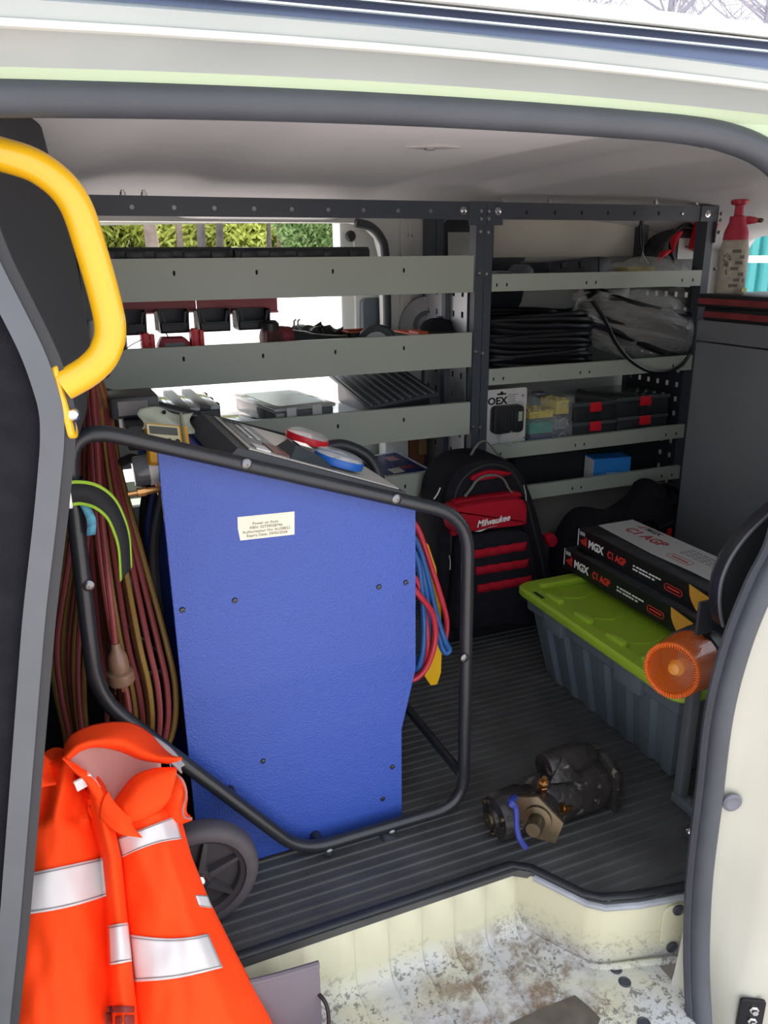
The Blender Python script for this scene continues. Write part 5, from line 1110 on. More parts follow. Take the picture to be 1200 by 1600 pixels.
for k in (-1, 0, 1): g = MB(); g.box((-.002+k*.008, -.003, .075), (.001+k*.008, .003, .088), M=axis_M(a, ax)); g.build('plug_pin', BRASS, red)
hk = at(140, 585, y=1.52); t = thing('wall_hook', 'black cord hook on the bulkhead behind the yellow handle', 'hook', hk)
g = MB(); g.tube(fillet([(bh(hk.z, 1.5)-.01, hk.y, hk.z), (hk.x+.03, hk.y, hk.z-.005), (hk.x+.032, hk.y, hk.z+.03)], .015, 4), .008, 8); g.build('peg', BLACKM, t, True)
g = MB(); g.lathe([(.022, 0), (.022, .004), (0, .005)], M=axis_M((bh(hk.z, 1.5)+.006, hk.y, hk.z), (1, 0, 0)), n=16); g.build('plate', BLACKM, t, True)
# blue tin and pale item hanging left of the leads
a = at(130, 525, y=1.62); t = thing('strap_roll', 'small blue roll hanging above the extension leads', 'roll', (a.x, 1.62, a.z-.04))
g = MB(); g.lathe([(.018, -.03), (.022, -.026), (.022, .026), (.018, .03), (0, .03)], M=axis_M((a.x-.005, 1.62, a.z), (.1, .2, 1)), n=18); g.build('roll', mat('navy_tape', '#22375c', .5), t, True)
g = MB(); g.lathe([(.008, -.032), (.02, -.028), (.02, .03), (.008, .032)], M=axis_M((a.x+.026, 1.61, a.z-.005), (.1, .2, 1)), n=16); g.build('clear_spool', mat('pale_spool', '#a5a5a0', .3), t, True)

# ---- dark crate added under the left shelving to cover the sunlit floor
t = thing('cover_crate', 'black crate added under the left shelving to cover sunlit floor behind the leads', 'crate', (.22, 2.2, 0))
g = MB(); g.box((.118, 2.09, .002), (.62, 2.42, .30), bev=.008); g.build('tub', BLACKP, t, True)
g = MB(); g.box((.115, 2.085, .30), (.63, 2.43, .325), bev=.006); g.build('lid', mat('grey_black_lid', '#3a3c40', .45), t, True)
for k in range(4):
    g = MB(); g.box((.16+.11*k, 2.083, .05), (.19+.11*k, 2.091, .28), bev=.003); g.build('side_rib', BLACKP, t, True)
t2 = thing('dark_carton', 'dark carton with pale lettering half hidden by the grey bulkhead edge', 'carton', (.0, 1.9, 0))
q = at(102, 930, y=1.78); g = MB(); g.box((q.x-.11, 1.78, .003), (q.x+.05, 1.98, at(102, 890, y=1.78).z), bev=.003); g.build('carton', mat('black_card', '#22262a', .55), t2)
text('lettering', '6', .032, at(98, 916, y=1.7792), (1, 0, 0), (0, 0, 1), WHITEP, t2, .0003)
zt_ = at(102, 890, y=1.78).z; o = crumple('white_bag', 'crumpled white plastic bag on the dark carton behind the leads', 'bag', (q.x-.02, 1.86, zt_+.0125), .06, .05, .02, mat('white_film', '#d9dad8', .4), 17, .3)
# ================================================================== orange hi-vis jacket slumped over the floor edge
OR = mat('fluoro_orange_cloth', '#ff4713', .75, bump=(350, .25, .001), var=(5, .05), spec=.2)
LIN = mat('pale_orange_lining', '#d9a59a', .85, bump=(300, .3, .001), spec=.15)
REF = mat('silver_reflective_tape', '#d2cdcb', .42, bump=(300, .15, .0005), var=(10, .04)); STI = mat('grey_stitching', '#7e7a78', .8)
jk = thing('hi_vis_jacket', 'fluorescent orange work jacket with silver reflective bands heaped by the wheel', 'jacket', (.10, 1.02, 0))
ROWS = [(1195, 58, 118, 150, 262), (1215, 55, 128, 160, 268), (1260, 48, 140, 172, 278), (1340, 40, 160, 190, 300), (1420, 33, 168, 198, 332), (1500, 28, 172, 206, 372), (1600, 20, 178, 216, 425), (1720, 10, 186, 228, 480)]
def cols(py):
    for a, b_ in zip(ROWS, ROWS[1:]):
        if py <= b_[0]: t_ = max(0, (py-a[0])/(b_[0]-a[0])); return [a[k]+(b_[k]-a[k])*t_ for k in range(1, 5)]
    return list(ROWS[-1][1:])
def dep(px, py):
    L, c1, c2, Rr = cols(py)
    y = interp([(1130, 1.12), (1200, 1.09), (1300, 1.045), (1420, 1.0), (1500, .965), (1600, .925), (1720, .885)], py)
    if px < c1: u = (px-L)/(c1-L); y += -.030*math.sin(PI*max(0, min(1, u)))**.8+.012*u
    elif px < c2: u = (px-c1)/(c2-c1); y += -.020*math.sin(PI*u)-.010
    else:
        u = (px-c2)/(Rr-c2); y += -.035*math.sin(PI*min(1, u)*.9)**.8+.03*max(0, u-.7)/.3
    y += .012*noise.noise(Vector((px*.012, py*.006, 1.7)))+.005*noise.noise(Vector((px*.04, py*.018, 5.1)))
    if py < 1280 and px < 140: y += .012*math.sin(px*.12+py*.03)
    return y
def S(px, py, off=0):
    y = dep(px, py)-off; return at(px, py, y=y)
def patch(f0, nu, nv, off, m, name, par, thick=.003):
    g = MB(); g.grid([[S(*f0(j/nu, i/nv), off) for j in range(nu+1)] for i in range(nv+1)]); return g.build(name, m, par, True, thick=thick, ang=80)
def rowx(py, lo, hi, u):
    L, c1, c2, Rr = cols(py); v = {'L': L, '1': c1, '2': c2, 'R': Rr}; return v[lo]+(v[hi]-v[lo])*u
def body(lo, hi, nu, name, py0=1195, o0=0):
    nv = 56; g = MB(); F = []; B = []
    for i in range(nv+1):
        py = py0+(1720-py0)*i/nv; F.append([S(rowx(py, lo, hi, j/nu), py, o0) for j in range(nu+1)])
        B.append([q+Vector((0, .035+.03*math.sin(PI*j/nu), -.012)) for j, q in enumerate(F[-1])])
    g.grid(F); g.grid([r_[::-1] for r_ in B])
    for k in (0, -1): g.grid([F[k], B[k]])
    g.grid([[F[i][0], B[i][0]] for i in range(nv+1)]); g.grid([[F[i][-1], B[i][-1]] for i in range(nv+1)])
    return g.build(name, OR, jk, True, weld=True, ang=70)
body('L', '1', 26, 'left_front'); body('2', 'R', 34, 'right_front', 1270); body('1', '2', 10, 'placket', 1240, .008)
def band(lo, hi, fT, fB, u0=0, u1=1, off=.0028, n=24):
    def f0(u, v):
        uu = u0+(u1-u0)*u; pt, pb = fT(uu), fB(uu); py = pt+(pb-pt)*v; return (rowx(py, lo, hi, uu), py)
    b_ = patch(f0, n, 8, off, REF, 'reflective_band', jk, .0016)
    for v0 in (.06, .94):
        g = MB(); g.tube([S(*f0(k/n, v0), off+.0012) for k in range(n+1)], .0007, 4); g.build('stitch_line', STI, b_)
band('L', '1', lambda u: 1366-26*u-8*math.sin(PI*u)*0, lambda u: 1430-30*u+4*math.sin(PI*u), .0, 1.0)
band('1', '2', lambda u: 1446-5*u, lambda u: 1508-6*u, .0, .98, .0105, 10)
band('2', 'R', lambda u: 1460-8*u+10*math.sin(PI*u), lambda u: 1534-24*u+8*math.sin(PI*u*1.5)*.4, .0, .82)
band('2', 'R', lambda u: 1310-38*u, lambda u: 1340-30*u-6*math.sin(PI*u), .0, .92)
band('2', 'R', lambda u: 1398+8*(u-.8), lambda u: 1415+20*(u-.8), .86, 1.0, .0028, 6)
# dark logo print low on the placket
LG = mat('dark_brown_print', '#7a2a24', .7)
def f0(u, v): return (168+42*u, 1572+10*v)
patch(f0, 8, 3, .0112, LG, 'chest_logo', jk, .0008)
for x0, x1, y0, y1 in ((164, 176, 1582, 1600), (180, 190, 1588, 1600), (194, 210, 1586, 1600)):
    patch(lambda u, v: (x0+(x1-x0)*u, y0+(y1-y0)*v), 4, 3, .0112, LG, 'chest_logo', jk, .0008)
# collar, lapels and lining as folded sheets
def sheet(rows, m, name, k=6, thick=.004):
    R_ = [spline([at(a, b_, y=c_) for a, b_, c_ in r_], k) for r_ in rows]
    n = len(R_[0]); C_ = [spline([R_[i][j] for i in range(len(R_))], k) for j in range(n)]
    g = MB(); g.grid(C_); return g.build(name, m, jk, True, thick=thick, ang=80)
# back of collar: arch from the left, over the top, to the right tip
sheet([[(98, 1178, 1.06), (112, 1150, 1.08), (150, 1133, 1.11), (200, 1130, 1.13), (232, 1146, 1.13), (250, 1168, 1.12)],
       [(100, 1182, 1.045), (118, 1160, 1.055), (152, 1148, 1.075), (198, 1146, 1.095), (240, 1165, 1.09), (272, 1184, 1.07)],
       [(104, 1184, 1.04), (122, 1168, 1.04), (150, 1160, 1.05), (190, 1162, 1.07), (232, 1180, 1.06), (284, 1186, 1.04)],
       [(106, 1188, 1.05), (126, 1172, 1.06), (152, 1166, 1.075), (186, 1172, 1.09), (222, 1186, 1.085), (262, 1192, 1.06)]], OR, 'collar')
# lining seen inside the neck
sheet([[(104, 1182, 1.085), (130, 1164, 1.10), (160, 1160, 1.12), (200, 1164, 1.13), (250, 1185, 1.12)],
       [(112, 1192, 1.075), (140, 1186, 1.10), (170, 1190, 1.12), (205, 1196, 1.12), (250, 1205, 1.10)],
       [(130, 1204, 1.06), (150, 1216, 1.085), (172, 1232, 1.10), (196, 1224, 1.10), (225, 1215, 1.085)],
       [(150, 1222, 1.05), (164, 1244, 1.06), (176, 1262, 1.07), (184, 1252, 1.07), (196, 1236, 1.065)]], LIN, 'neck_lining')
# left lapel rolled down
sheet([[(98, 1182, 1.045), (112, 1196, 1.04), (130, 1206, 1.035), (150, 1222, 1.03), (172, 1262, 1.03)],
       [(100, 1186, 1.038), (116, 1204, 1.032), (132, 1216, 1.028), (146, 1236, 1.026), (172, 1272, 1.022)],
       [(120, 1196, 1.05), (132, 1212, 1.05), (142, 1228, 1.045), (146, 1252, 1.04), (176, 1292, 1.025)],
       [(136, 1206, 1.055), (140, 1224, 1.06), (142, 1244, 1.055), (140, 1272, 1.045), (170, 1300, 1.03)]], OR, 'lapel')
# right lapel sweeping to the right
sheet([[(174, 1262, 1.035), (188, 1240, 1.05), (210, 1214, 1.055), (240, 1202, 1.055), (272, 1200, 1.05)],
       [(186, 1270, 1.02), (202, 1248, 1.022), (222, 1228, 1.03), (246, 1216, 1.035), (276, 1206, 1.04)],
       [(192, 1280, 1.015), (214, 1266, 1.01), (238, 1256, 1.015), (262, 1244, 1.02), (268, 1234, 1.03)],
       [(186, 1296, 1.02), (206, 1284, 1.015), (228, 1276, 1.015), (250, 1264, 1.025), (262, 1250, 1.035)]], OR, 'lapel')
sheet([[(168, 1236, 1.03), (176, 1250, 1.022), (192, 1268, 1.012), (206, 1278, 1.01)],
       [(160, 1252, 1.02), (172, 1270, 1.01), (190, 1286, 1.0), (206, 1290, 1.005)],
       [(156, 1276, 1.015), (172, 1292, 1.003), (192, 1304, .995), (222, 1309, 1.0)]], OR, 'collar_stand')
# right shoulder / sleeve folded behind, with a pale lining edge
sheet([[(250, 1200, 1.10), (272, 1206, 1.075), (286, 1222, 1.06), (292, 1246, 1.06)],
       [(246, 1230, 1.085), (264, 1236, 1.06), (280, 1250, 1.045), (290, 1268, 1.05)],
       [(236, 1262, 1.075), (256, 1266, 1.055), (276, 1276, 1.045), (298, 1276, 1.055)],
       [(226, 1290, 1.065), (250, 1292, 1.05), (272, 1290, 1.05), (300, 1280, 1.07)]], OR, 'sleeve')
g = MB(); g.tube(spline([at(266, 1204, y=1.066), at(284, 1218, y=1.05), at(291, 1240, y=1.048), at(286, 1262, y=1.035), at(288, 1276, y=1.04), at(299, 1279, y=1.05)], 6), .0022, 6); g.build('sleeve_piping', mat('grey_piping', '#b06a60', .6), jk, True)
sheet([[(196, 1150, 1.16), (226, 1146, 1.17), (262, 1166, 1.165), (288, 1196, 1.15)],
       [(206, 1164, 1.135), (232, 1160, 1.15), (256, 1176, 1.145), (282, 1200, 1.13)],
       [(228, 1178, 1.13), (246, 1174, 1.145), (262, 1188, 1.135), (284, 1208, 1.12)]], mat('mesh_lining', '#b8aca8', .85, var=(20, .15)), 'mesh_lining')
sheet([[(58, 1186, 1.07), (66, 1178, 1.09), (76, 1186, 1.09), (92, 1196, 1.10)],
       [(52, 1210, 1.05), (62, 1204, 1.065), (72, 1212, 1.07), (110, 1206, 1.085)],
       [(48, 1236, 1.045), (62, 1232, 1.05), (84, 1226, 1.055), (128, 1222, 1.065)]], OR, 'left_shoulder')
g = MB(); g.box((-.012, 0, -.012), (.012, .003, .008), M=frame_M(at(131, 1222, y=1.03), (1, .2, .2), (.1, 1, .3))); g.build('care_label', WHITEP, jk)
# bulk of the heap behind the fronts
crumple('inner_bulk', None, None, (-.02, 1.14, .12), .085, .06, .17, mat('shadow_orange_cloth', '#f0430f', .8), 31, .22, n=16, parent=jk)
# ================================================================== things at the rear right
# ---- grey storage tote with lime lid
TOTE = mat('dark_grey_tote_plastic', '#566067', .5, var=(8, .06)); LIMEP = mat('lime_lid_plastic', '#8fae2e', .42, var=(6, .05))
tt = thing('storage_tote', 'dark grey storage tote with a lime green lid on the ribbed floor', 'tote', (1.30, 1.39, 0))
TX0, TX1, TY0, TY1 = 1.105, 1.50, 1.085, 1.69
def ring(ins, z, flute=0):
    out = []; x0, x1, y0, y1 = TX0+ins, TX1-ins, TY0+ins, TY1-ins; n = 48; m_ = 30
    def fl_(k, n_): return flute*(1 if (k*7/n_) % 1 < .52 else 0)
    for k in range(n): out.append((x0+fl_(k, n), y1-(y1-y0)*k/n, z))
    for k in range(m_): out.append((x0+(x1-x0)*k/m_, y0+fl_(k, m_)*.0, z))
    for k in range(n): out.append((x1-fl_(k, n), y0+(y1-y0)*k/n, z))
    for k in range(m_): out.append((x1-(x1-x0)*k/m_, y1, z))
    return [Vector(q) for q in out]
g = MB(); RG = [ring(.056, .001, .008), ring(.05, .012, .010), ring(.018, .185, .010), ring(.016, .19, .0), ring(.012, .195), ring(.010, .235)]
g.grid([r_+[r_[0]] for r_ in RG]); g.add(RG[0], [tuple(range(len(RG[0])))]); g.build('tub', TOTE, tt, True, weld=True, ang=30)
for y0, y1 in ((1.20, 1.29), (1.50, 1.58)):
    g = MB(); g.box((TX0-.004, y0, .185), (TX0+.02, y1, .232), bev=.003); g.build('side_lug', TOTE, tt, True)
lx0, lx1, ly0, ly1 = 1.088, 1.515, 1.068, 1.705
g = MB(); w_ = .045
def rr(x0, x1, y0, y1, z, r_=.035): return [Vector((a, b_, z)) for a, b_ in rrect(x1-x0, y1-y0, r_, 4, (x0+x1)/2, (y0+y1)/2)]
L_ = [rr(lx0+.004, lx1-.004, ly0+.004, ly1-.004, .236), rr(lx0, lx1, ly0, ly1, .242), rr(lx0, lx1, ly0, ly1, .256), rr(lx0+.005, lx1-.005, ly0+.005, ly1-.005, .262), rr(lx0+w_-.006, lx1-w_+.006, ly0+w_-.006, ly1-w_+.006, .262), rr(lx0+w_, lx1-w_, ly0+w_, ly1-w_, .250), rr(lx0+w_+.03, lx1-w_-.03, ly0+w_+.03, ly1-w_-.03, .252)]
g.grid([r_+[r_[0]] for r_ in L_]); g.add(L_[-1], [tuple(range(len(L_[-1])))]); g.build('lid', LIMEP, tt, True, weld=True, ang=35)
for k in range(4):
    yy = 1.60-.125*k; g = MB(); g.box((lx0+.030, yy-.06, .250), (lx0+.050, yy, .272), bev=.004); g.build('lid_block', LIMEP, tt, True)
g = MB(); g.box((lx0+.05, ly1-.055, .250), (lx0+.22, ly1-.035, .270), bev=.004); g.build('lid_block', LIMEP, tt, True)
for k in range(3):
    g = MB(); g.tube(spline([(lx0+.07, 1.60-.14*k, .252), (lx0+.12, 1.57-.14*k, .2535), (lx0+.18, 1.59-.14*k, .253)], 5), .0045, 6, flat=.6); g.build('lid_emboss', LIMEP, tt, True)
for yy in (1.61, 1.14):
    g = MB(); g.box((lx0+.012, yy-.022, .2615), (lx0+.022, yy+.022, .2625)); g.build('lid_slot', DARKIN, tt)
# ---- two flat black cartons
BXK = mat('black_gloss_card', '#17181b', .35, var=(10, .12)); WTOP = mat('white_gloss_card', '#bfc1c0', .4); AMB = mat('amber_print', '#d19a3a', .4, var=(6, .3))
def carton(x0, y0, y1, z0, label, top_):
    w, h = .185, .060; rot = Matrix.Rotation(R(.4), 4, 'Z'); t = thing('battery_carton', label, 'carton', (x0+w/2, (y0+y1)/2, z0), 'flat black cartons on the tote')
    g = MB(); g.box((x0, y0, z0), (x0+w, y1, z0+h), bev=.0015); g.build('carton', BXK, t)
    X = x0-.0006
    xd, zd = Vector((0, -1, 0)), Vector((0, 0, 1))
    def q(s, v): return Vector((X, y1-s, z0+v))
    text('carton_text', 'MGX', .030, q(.048, .019), xd, zd, WHITEP, t, .0003, bold=.0012, sx=.95)
    text('carton_text', 'C1 AGP', .027, q(.130, .019), xd, zd, REDINK, t, .0003, bold=.0008, sx=.80)
    for k in range(2): text('carton_text', ('PREMIUM BATTERY FOR START STOP & STANDARD', 'VEHICLES WITH HIGH ENERGY DEMANDS')[k] if False else '', .006, q(.23, .03-.01*k), xd, zd, WHITEP, t, .0002) if False else None
    for k in range(2):
        for s in range(9-2*k):
            g = MB(); a = .232+s*.0118; wl = .0098*(1 if (s*3+k) % 4 else .7); A = q(a, .031-.009*k); g.box((X-.0002, A.y-wl, A.z), (X+.0003, A.y, A.z+.004)); g.build('print_line', WHITEP, t)
    g = MB(); A = q(.350, .018); pts = [Vector((X, A.y+a, A.z+.006+b_)) for a, b_ in rrect(.058, .016, .007, 4)]; pts = [p_+Vector((0, -.027, 0)) for p_ in pts]; g.tube(pts, .0009, 4, closed=True); g.build('print_outline', REDINK, t)
    g = MB(); g.box((X-.0002, A.y-.048, A.z+.0045), (X+.0003, A.y-.006, A.z+.0085)); g.build('print_line', REDINK, t)
    for k, (hh, vv) in enumerate(((.006, .0), (.014, .0), (.020, .002), (.026, .004))):
        g = MB(); A = q(.012+.0075*k, .026+vv); g.box((X-.0002, A.y-.0045, A.z-hh/2), (X+.0003, A.y, A.z+hh/2)); g.build('logo_bar', REDINK, t)
    g = MB(); A = q(.008, .044); g.box((X-.0002, A.y-.022, A.z), (X+.0003, A.y, A.z+.010)); g.build('badge', mat('grey_badge', '#a9acac', .5), t)
    g = MB(); A = q(.0, .012); g.box((X-.0002, A.y-.003, z0+.010), (X+.0003, A.y, z0+h-.001)); g.build('edge_print', WHITEP, t)
    g = MB(); B = [(.425, h-.0015), (.500, h-.012), (.480, h*.55), (.472, .006), (.455, .004), (.438, .02), (.430, h*.55)]; g.prism([(y1-s, z0+v) for s, v in B], X-.0002, X+.0003, 'x'); g.build('amber_print', AMB, t)
    Z = z0+h
    if top_:
        g = MB(); g.prism([(x0+.062, y1-.004), (x0+w-.003, y1-.004), (x0+w-.003, y0+.01), (x0+.05, y0+.01), (x0+.055, y0+.2), (x0+.048, y0+.33)], Z, Z+.0006, 'z'); g.build('top_print', WTOP, t)
        yd = Vector((1, 0, 0)); xd2 = Vector((0, -1, 0))
        def tq(s, u): return Vector((x0+u, y1-s, Z+.0007))
        text('top_text', 'C1 AGP', .046, tq(.06, .105), xd2, yd, mat('dull_red_ink', '#a8353a', .5), t, .0002, bold=.0015, sx=.95)
        text('top_text', 'MGX', .026, tq(.085, .155), xd2, yd, mat('dark_ink', '#2b2d33', .5), t, .0002, bold=.0009)
        for k in range(3): g = MB(); A = tq(.058+.007*k, .152); g.box((A.x, A.y-.004, A.z), (A.x+.010+.006*k, A.y, A.z+.0003)); g.build('logo_bar', mat('dull_red_ink', '#a8353a', .5), t)
        for k in range(4):
            for s in range(9):
                g = MB(); A = tq(.26+s*.022, .155-.012*k); g.box((A.x, A.y-.017, A.z), (A.x+.0045, A.y, A.z+.0003)); g.build('print_line', mat('grey_ink2', '#77797c', .5), t)
        g = MB(); A = tq(.26, .085); g.tube([Vector((A.x+b_, A.y-.04+a, A.z+.0004)) for a, b_ in rrect(.08, .026, .011, 4)], .0008, 4, closed=True); g.build('print_outline', mat('dull_red_ink', '#a8353a', .5), t)
        g = MB(); g.box((A.x-.003, A.y-.068, A.z), (A.x+.003, A.y-.012, A.z+.0004)); g.build('print_line', mat('dull_red_ink', '#a8353a', .5), t)
    else:
        g = MB(); g.box((x0+.05, y0+.002, Z-.0002), (x0+w-.002, y1-.002, Z+.0003)); g.build('top_print', mat('grey_wash_print', '#55585b', .4, var=(14, .3)), t)
    g = MB(); g.prism([(x0+.003, y1-.05), (x0+.045, y1-.12), (x0+.035, y0+.2), (x0+.05, y0+.05), (x0+.003, y0+.05)], Z-.0002, Z+.0003, 'z'); g.build('carbon_pattern', mat('grey_wash_print2', '#3d4043', .4, var=(30, .5)), t)
carton(1.262, 1.155, 1.725, .273, 'lower of two flat black cartons with red lettering on the lime lid', False)
carton(1.290, 1.135, 1.705, .3340, 'upper of two flat black cartons, white printed top, partly behind black trim', True)
# ---- amber beacon on the pillar
AMBL = mat('amber_lens', '#e06a20', .08, alpha=.2, spec=.8); AMBR = mat('amber_ribbed_lens', '#f0701c', .22, trans=.3, ior=1.4, bump=(420, .8, .002), coat=.4)
bc = at(1050, 1047, y=.95); nb = Vector((-.90, -.40, .16)).normalized()
t = thing('beacon', 'round ribbed amber warning beacon fixed beside the door seal', 'beacon', bc); Mb = axis_M(bc, nb)
g = MB(); pr = []; nR = 26
for k in range(nR):
    u = k/(nR-1); pr.append((.054-.004*u+(.0012 if k % 2 else 0), -.085+.085*u))
pr += [(.050, .004), (.047, .006), (.043, .003), (.041, -.004)]
g.lathe(pr, M=Mb, n=56, open=True); g.build('ribbed_lens', AMBR, t, True, ang=60)
g = MB()
for k in range(64): g.box((.0415, -.0009, -.003), (.0500, .0009, .0066), M=Mb @ Matrix.Rotation(2*PI*k/64, 4, 'Z'))
o = g.build('lens_ribs', AMBR, t); o['kind'] = 'stuff'
g = MB(); g.lathe([(.041, .002), (.038, .004), (.0, .008)], M=Mb, n=40); g.build('lens_face', AMBL, t, True)
g = MB(); g.lathe([(.012, -.05), (.012, -.02), (.015, -.018), (.010, -.006), (0, -.003)], M=Mb, n=16); g.build('bulb', mat('bulb_amber', '#d8a83c', .2), t, True)
g = MB(); g.lathe([(.049, -.07), (.045, -.06), (.0, -.052)], M=Mb, n=30); g.build('reflector', mat('reflector', '#3c2e28', .35, .3), t, True)
g = MB(); g.lathe([(.056, -.13), (.058, -.125), (.058, -.088), (.054, -.084), (.0, -.084)], M=Mb, n=32); g.build('base', BLACKP, t, True)
g = MB(); g.tube(spline([bc-nb*.12+Vector((0, 0, .04)), bc-nb*.15+Vector((0, -.01, .06)), bc-nb*.13+Vector((.02, -.02, .075)), bc-nb*.10+Vector((0, -.02, .06)), bc-nb*.12+Vector((.02, -.03, .03))], 6), .006, 8); g.build('lead', CABLE, t, True)
br0 = at(1098, 966, y=.955); g = MB(); g.box((br0.x-.015, .95, br0.z-.03), (br0.x+.06, .956, br0.z+.035), bev=.002); g.box((br0.x+.02, .87, br0.z-.03), (br0.x+.06, .956, br0.z-.024), bev=.001); g.build('bracket', BLACKM, t)
# ---- black moulded trim and steel tube behind the pillar
tp_ = [(1110, 968), (1106, 950), (1104, 925), (1108, 895), (1122, 862), (1145, 830), (1172, 803), (1205, 776), (1260, 745), (1330, 740), (1330, 1010), (1180, 1010), (1140, 985)]
tp3 = [at(a, b_, y=.90) for a, b_ in tp_]
TRM = mat('black_moulded_trim', '#1b1d20', .4, var=(4, .2), coat=.15)
g = MB(); g.prism([(q.x, q.z) for q in tp3], .872, .90, 'y', bev=.006); tr = struct(g.build('trim_4', TRM, None, True), 'black moulded plastic trim inside the rear door pillar')
g = MB(); g.tube([Vector((q.x, .872, q.z)) for q in spline(tp3[:9], 4)], .003, 6); g.build('trim_bead', mat('grey_trim_edge', '#55585c', .5), tr, True)
SQ = mat('dark_grey_square_tube', '#565b60', .45, var=(10, .06)); t = thing('steel_tube_bracket', 'dark grey square tube upright standing before the tote corner', 'bracket', (1.115, 1.06, 0))
g = MB(); g.box((1.106, 1.052, .024), (1.128, 1.074, .40), bev=.002); g.build('upright', SQ, t, True)
g = MB(); g.box((1.104, .875, .001), (1.130, 1.076, .024), bev=.002); g.build('foot_rail', SQ, t, True)
for yy in (1.04, .98): g = MB(); g.lathe([(.005, 0), (.005, .002), (0, .003)], M=Matrix.Translation((1.117, yy, .024)), n=10); g.build('rivet', ZINC, t, True)
fb = at(1078, 1302, z=.0); t = thing('floor_bolt', 'shiny round tie-down bolt in the mat beside the door seal', 'bolt', fb)
g = MB(); g.lathe([(.017, 0), (.017, .002), (.011, .0035)], M=Matrix.Translation(fb), n=20); g.build('washer', RUBBER, t, True)
g = MB(); g.lathe([(.0095, .002), (.009, .006), (.006, .010), (0, .012)], M=Matrix.Translation(fb), n=16); g.build('dome_head', CHROME, t, True)
# ---- tall grey cabinet with red banded trays on top, spray bottle
CABM = mat('charcoal_cabinet_paint', '#83878b', .42, var=(3, .05))
t = thing('tool_cabinet', 'tall plain charcoal grey cabinet standing at the rear', 'cabinet', (2.05, 1.62, 0))
g = MB(); g.box((1.85, 1.30, .0), (2.30, 1.928, .858), bev=.004); g.build('body', CABM, t, True)
g = MB(); g.box((1.848, 1.298, .861), (2.302, 1.930, .925), bev=.006); g.build('hood', CABM, t, True)
BAND = mat('faded_red_band', '#8e3a3c', .5, var=(25, .2))
zc = .9255
for k, (ins, lab) in enumerate(((.0, 'lower black tray with a faded red band on the grey cabinet'), (-.02, 'upper black tray with a faded red band on the grey cabinet'))):
    tt2 = thing('banded_tray', lab, 'tray', (2.05, 1.62, zc), 'red banded trays on the cabinet'); x0 = 1.845+ins*.5; y1 = 1.905-ins
    g = MB(); g.box((x0, 1.32, zc), (2.28, y1, zc+.038), bev=.004); g.build('tray', BLACKP, tt2, True)
    g = MB(); g.box((x0-.0015, 1.325, zc+.008), (x0+.002, y1-.004, zc+.026), bev=.001); g.build('red_band', BAND, tt2)
    zc += .0385
bq = Vector((at(1140, 450, y=1.86).x, 1.86, zc)); 
t = thing('spray_bottle', 'pressure spray bottle with red pump head standing by the shelf end', 'spray bottle', bq); Mq = Matrix.Translation(bq)
BT = mat('mottled_label_plastic', '#b7b0a0', .45, var=(45, .22), specks=(38, .58, '#6a5f58'))
hB = at(1138, 374, y=1.86).z-zc; rB = .042
g = MB(); g.lathe([(rB*.9, 0), (rB, .006), (rB*.98, hB*.55), (rB, hB*.8), (rB*.82, hB*.97), (rB*.78, hB)], M=Mq, n=28); bb = g.build('bottle', BT, t, True)
for k in range(7):
    g = MB(); zz = .02+.016*k; g.box((-.012+.004*(k % 3), -rB-.0005, zz), (.012-.003*(k % 2), -rB+.002, zz+.009), M=Mq @ Matrix.Rotation(R(-35+10*(k % 3)), 4, 'Z')); g.build('label_print', mat('label_grey', '#77706a', .5), bb)
g = MB(); g.box((-.02, -rB-.0006, .006), (.02, -rB+.001, .016), M=Mq @ Matrix.Rotation(R(25), 4, 'Z')); g.build('label_print', mat('label_yellow', '#d8b72c', .5), bb)
h2 = at(1138, 345, y=1.86).z-zc; h3 = at(1138, 313, y=1.86).z-zc
PINK = mat('faded_red_pump', '#c23a4c', .4)
g = MB(); g.lathe([(rB*.84, hB-.002), (rB*.80, hB+.02), (rB*.55, h2-.004), (rB*.55, h2+.012), (rB*.3, h2+.014), (rB*.28, h3-.014), (rB*.55, h3-.010), (rB*.6, h3), (rB*.5, h3+.003), (0, h3+.003)], M=Mq, n=24); g.build('pump_head', PINK, t, True)
g = MB(); g.lathe([(.010, .0), (.012, .012), (.009, .032), (.008, .036)], M=axis_M(bq+Vector((.018, -.006, h2+.002)), (.9, -.35, -.02)), n=12); nz = g.build('nozzle', PINK, t, True)
g = MB(); g.lathe([(.006, .036), (.007, .05), (.004, .056)], M=axis_M(bq+Vector((.018, -.006, h2+.002)), (.9, -.35, -.02)), n=10); g.build('nozzle_tip', mat('dark_brass', '#6b5a3c', .4, .8), nz, True)
# ---- black and red tool backpack
BYF = 1.90
bpk = thing('tool_backpack', 'black and red tool backpack with white lettering leaning on the shelving', 'backpack', (1.16, 1.98, 0))
def bq2(px_, py_, y=BYF): q = at(px_, py_, y=y); return (q.x, max(.004, q.z))
out = [(694, 1005), (688, 930), (687, 850), (692, 790), (702, 752), (722, 728), (752, 718), (790, 719), (815, 735), (834, 775), (850, 830), (862, 890), (868, 950), (866, 1010)]
op = [bq2(a, b_) for a, b_ in out]; op[0] = (op[0][0], .004); op[-1] = (op[-1][0], .004)
g = MB(); op2 = [(v.x, v.y) for v in spline([(a, b_, 0) for a, b_ in op], 4)]; g.prism(op2, BYF, BYF+.165, 'y', bev=.02); g.build('main_body', BLACKF, bpk, True)
def ptube(pts, r_, m, name, y=BYF, flat=1): g = MB(); g.tube(spline([at(a, b_, y=y) if len((a, b_)) == 2 else None for a, b_ in pts], 6), r_, 8, flat=flat); return g.build(name, m, bpk, True)
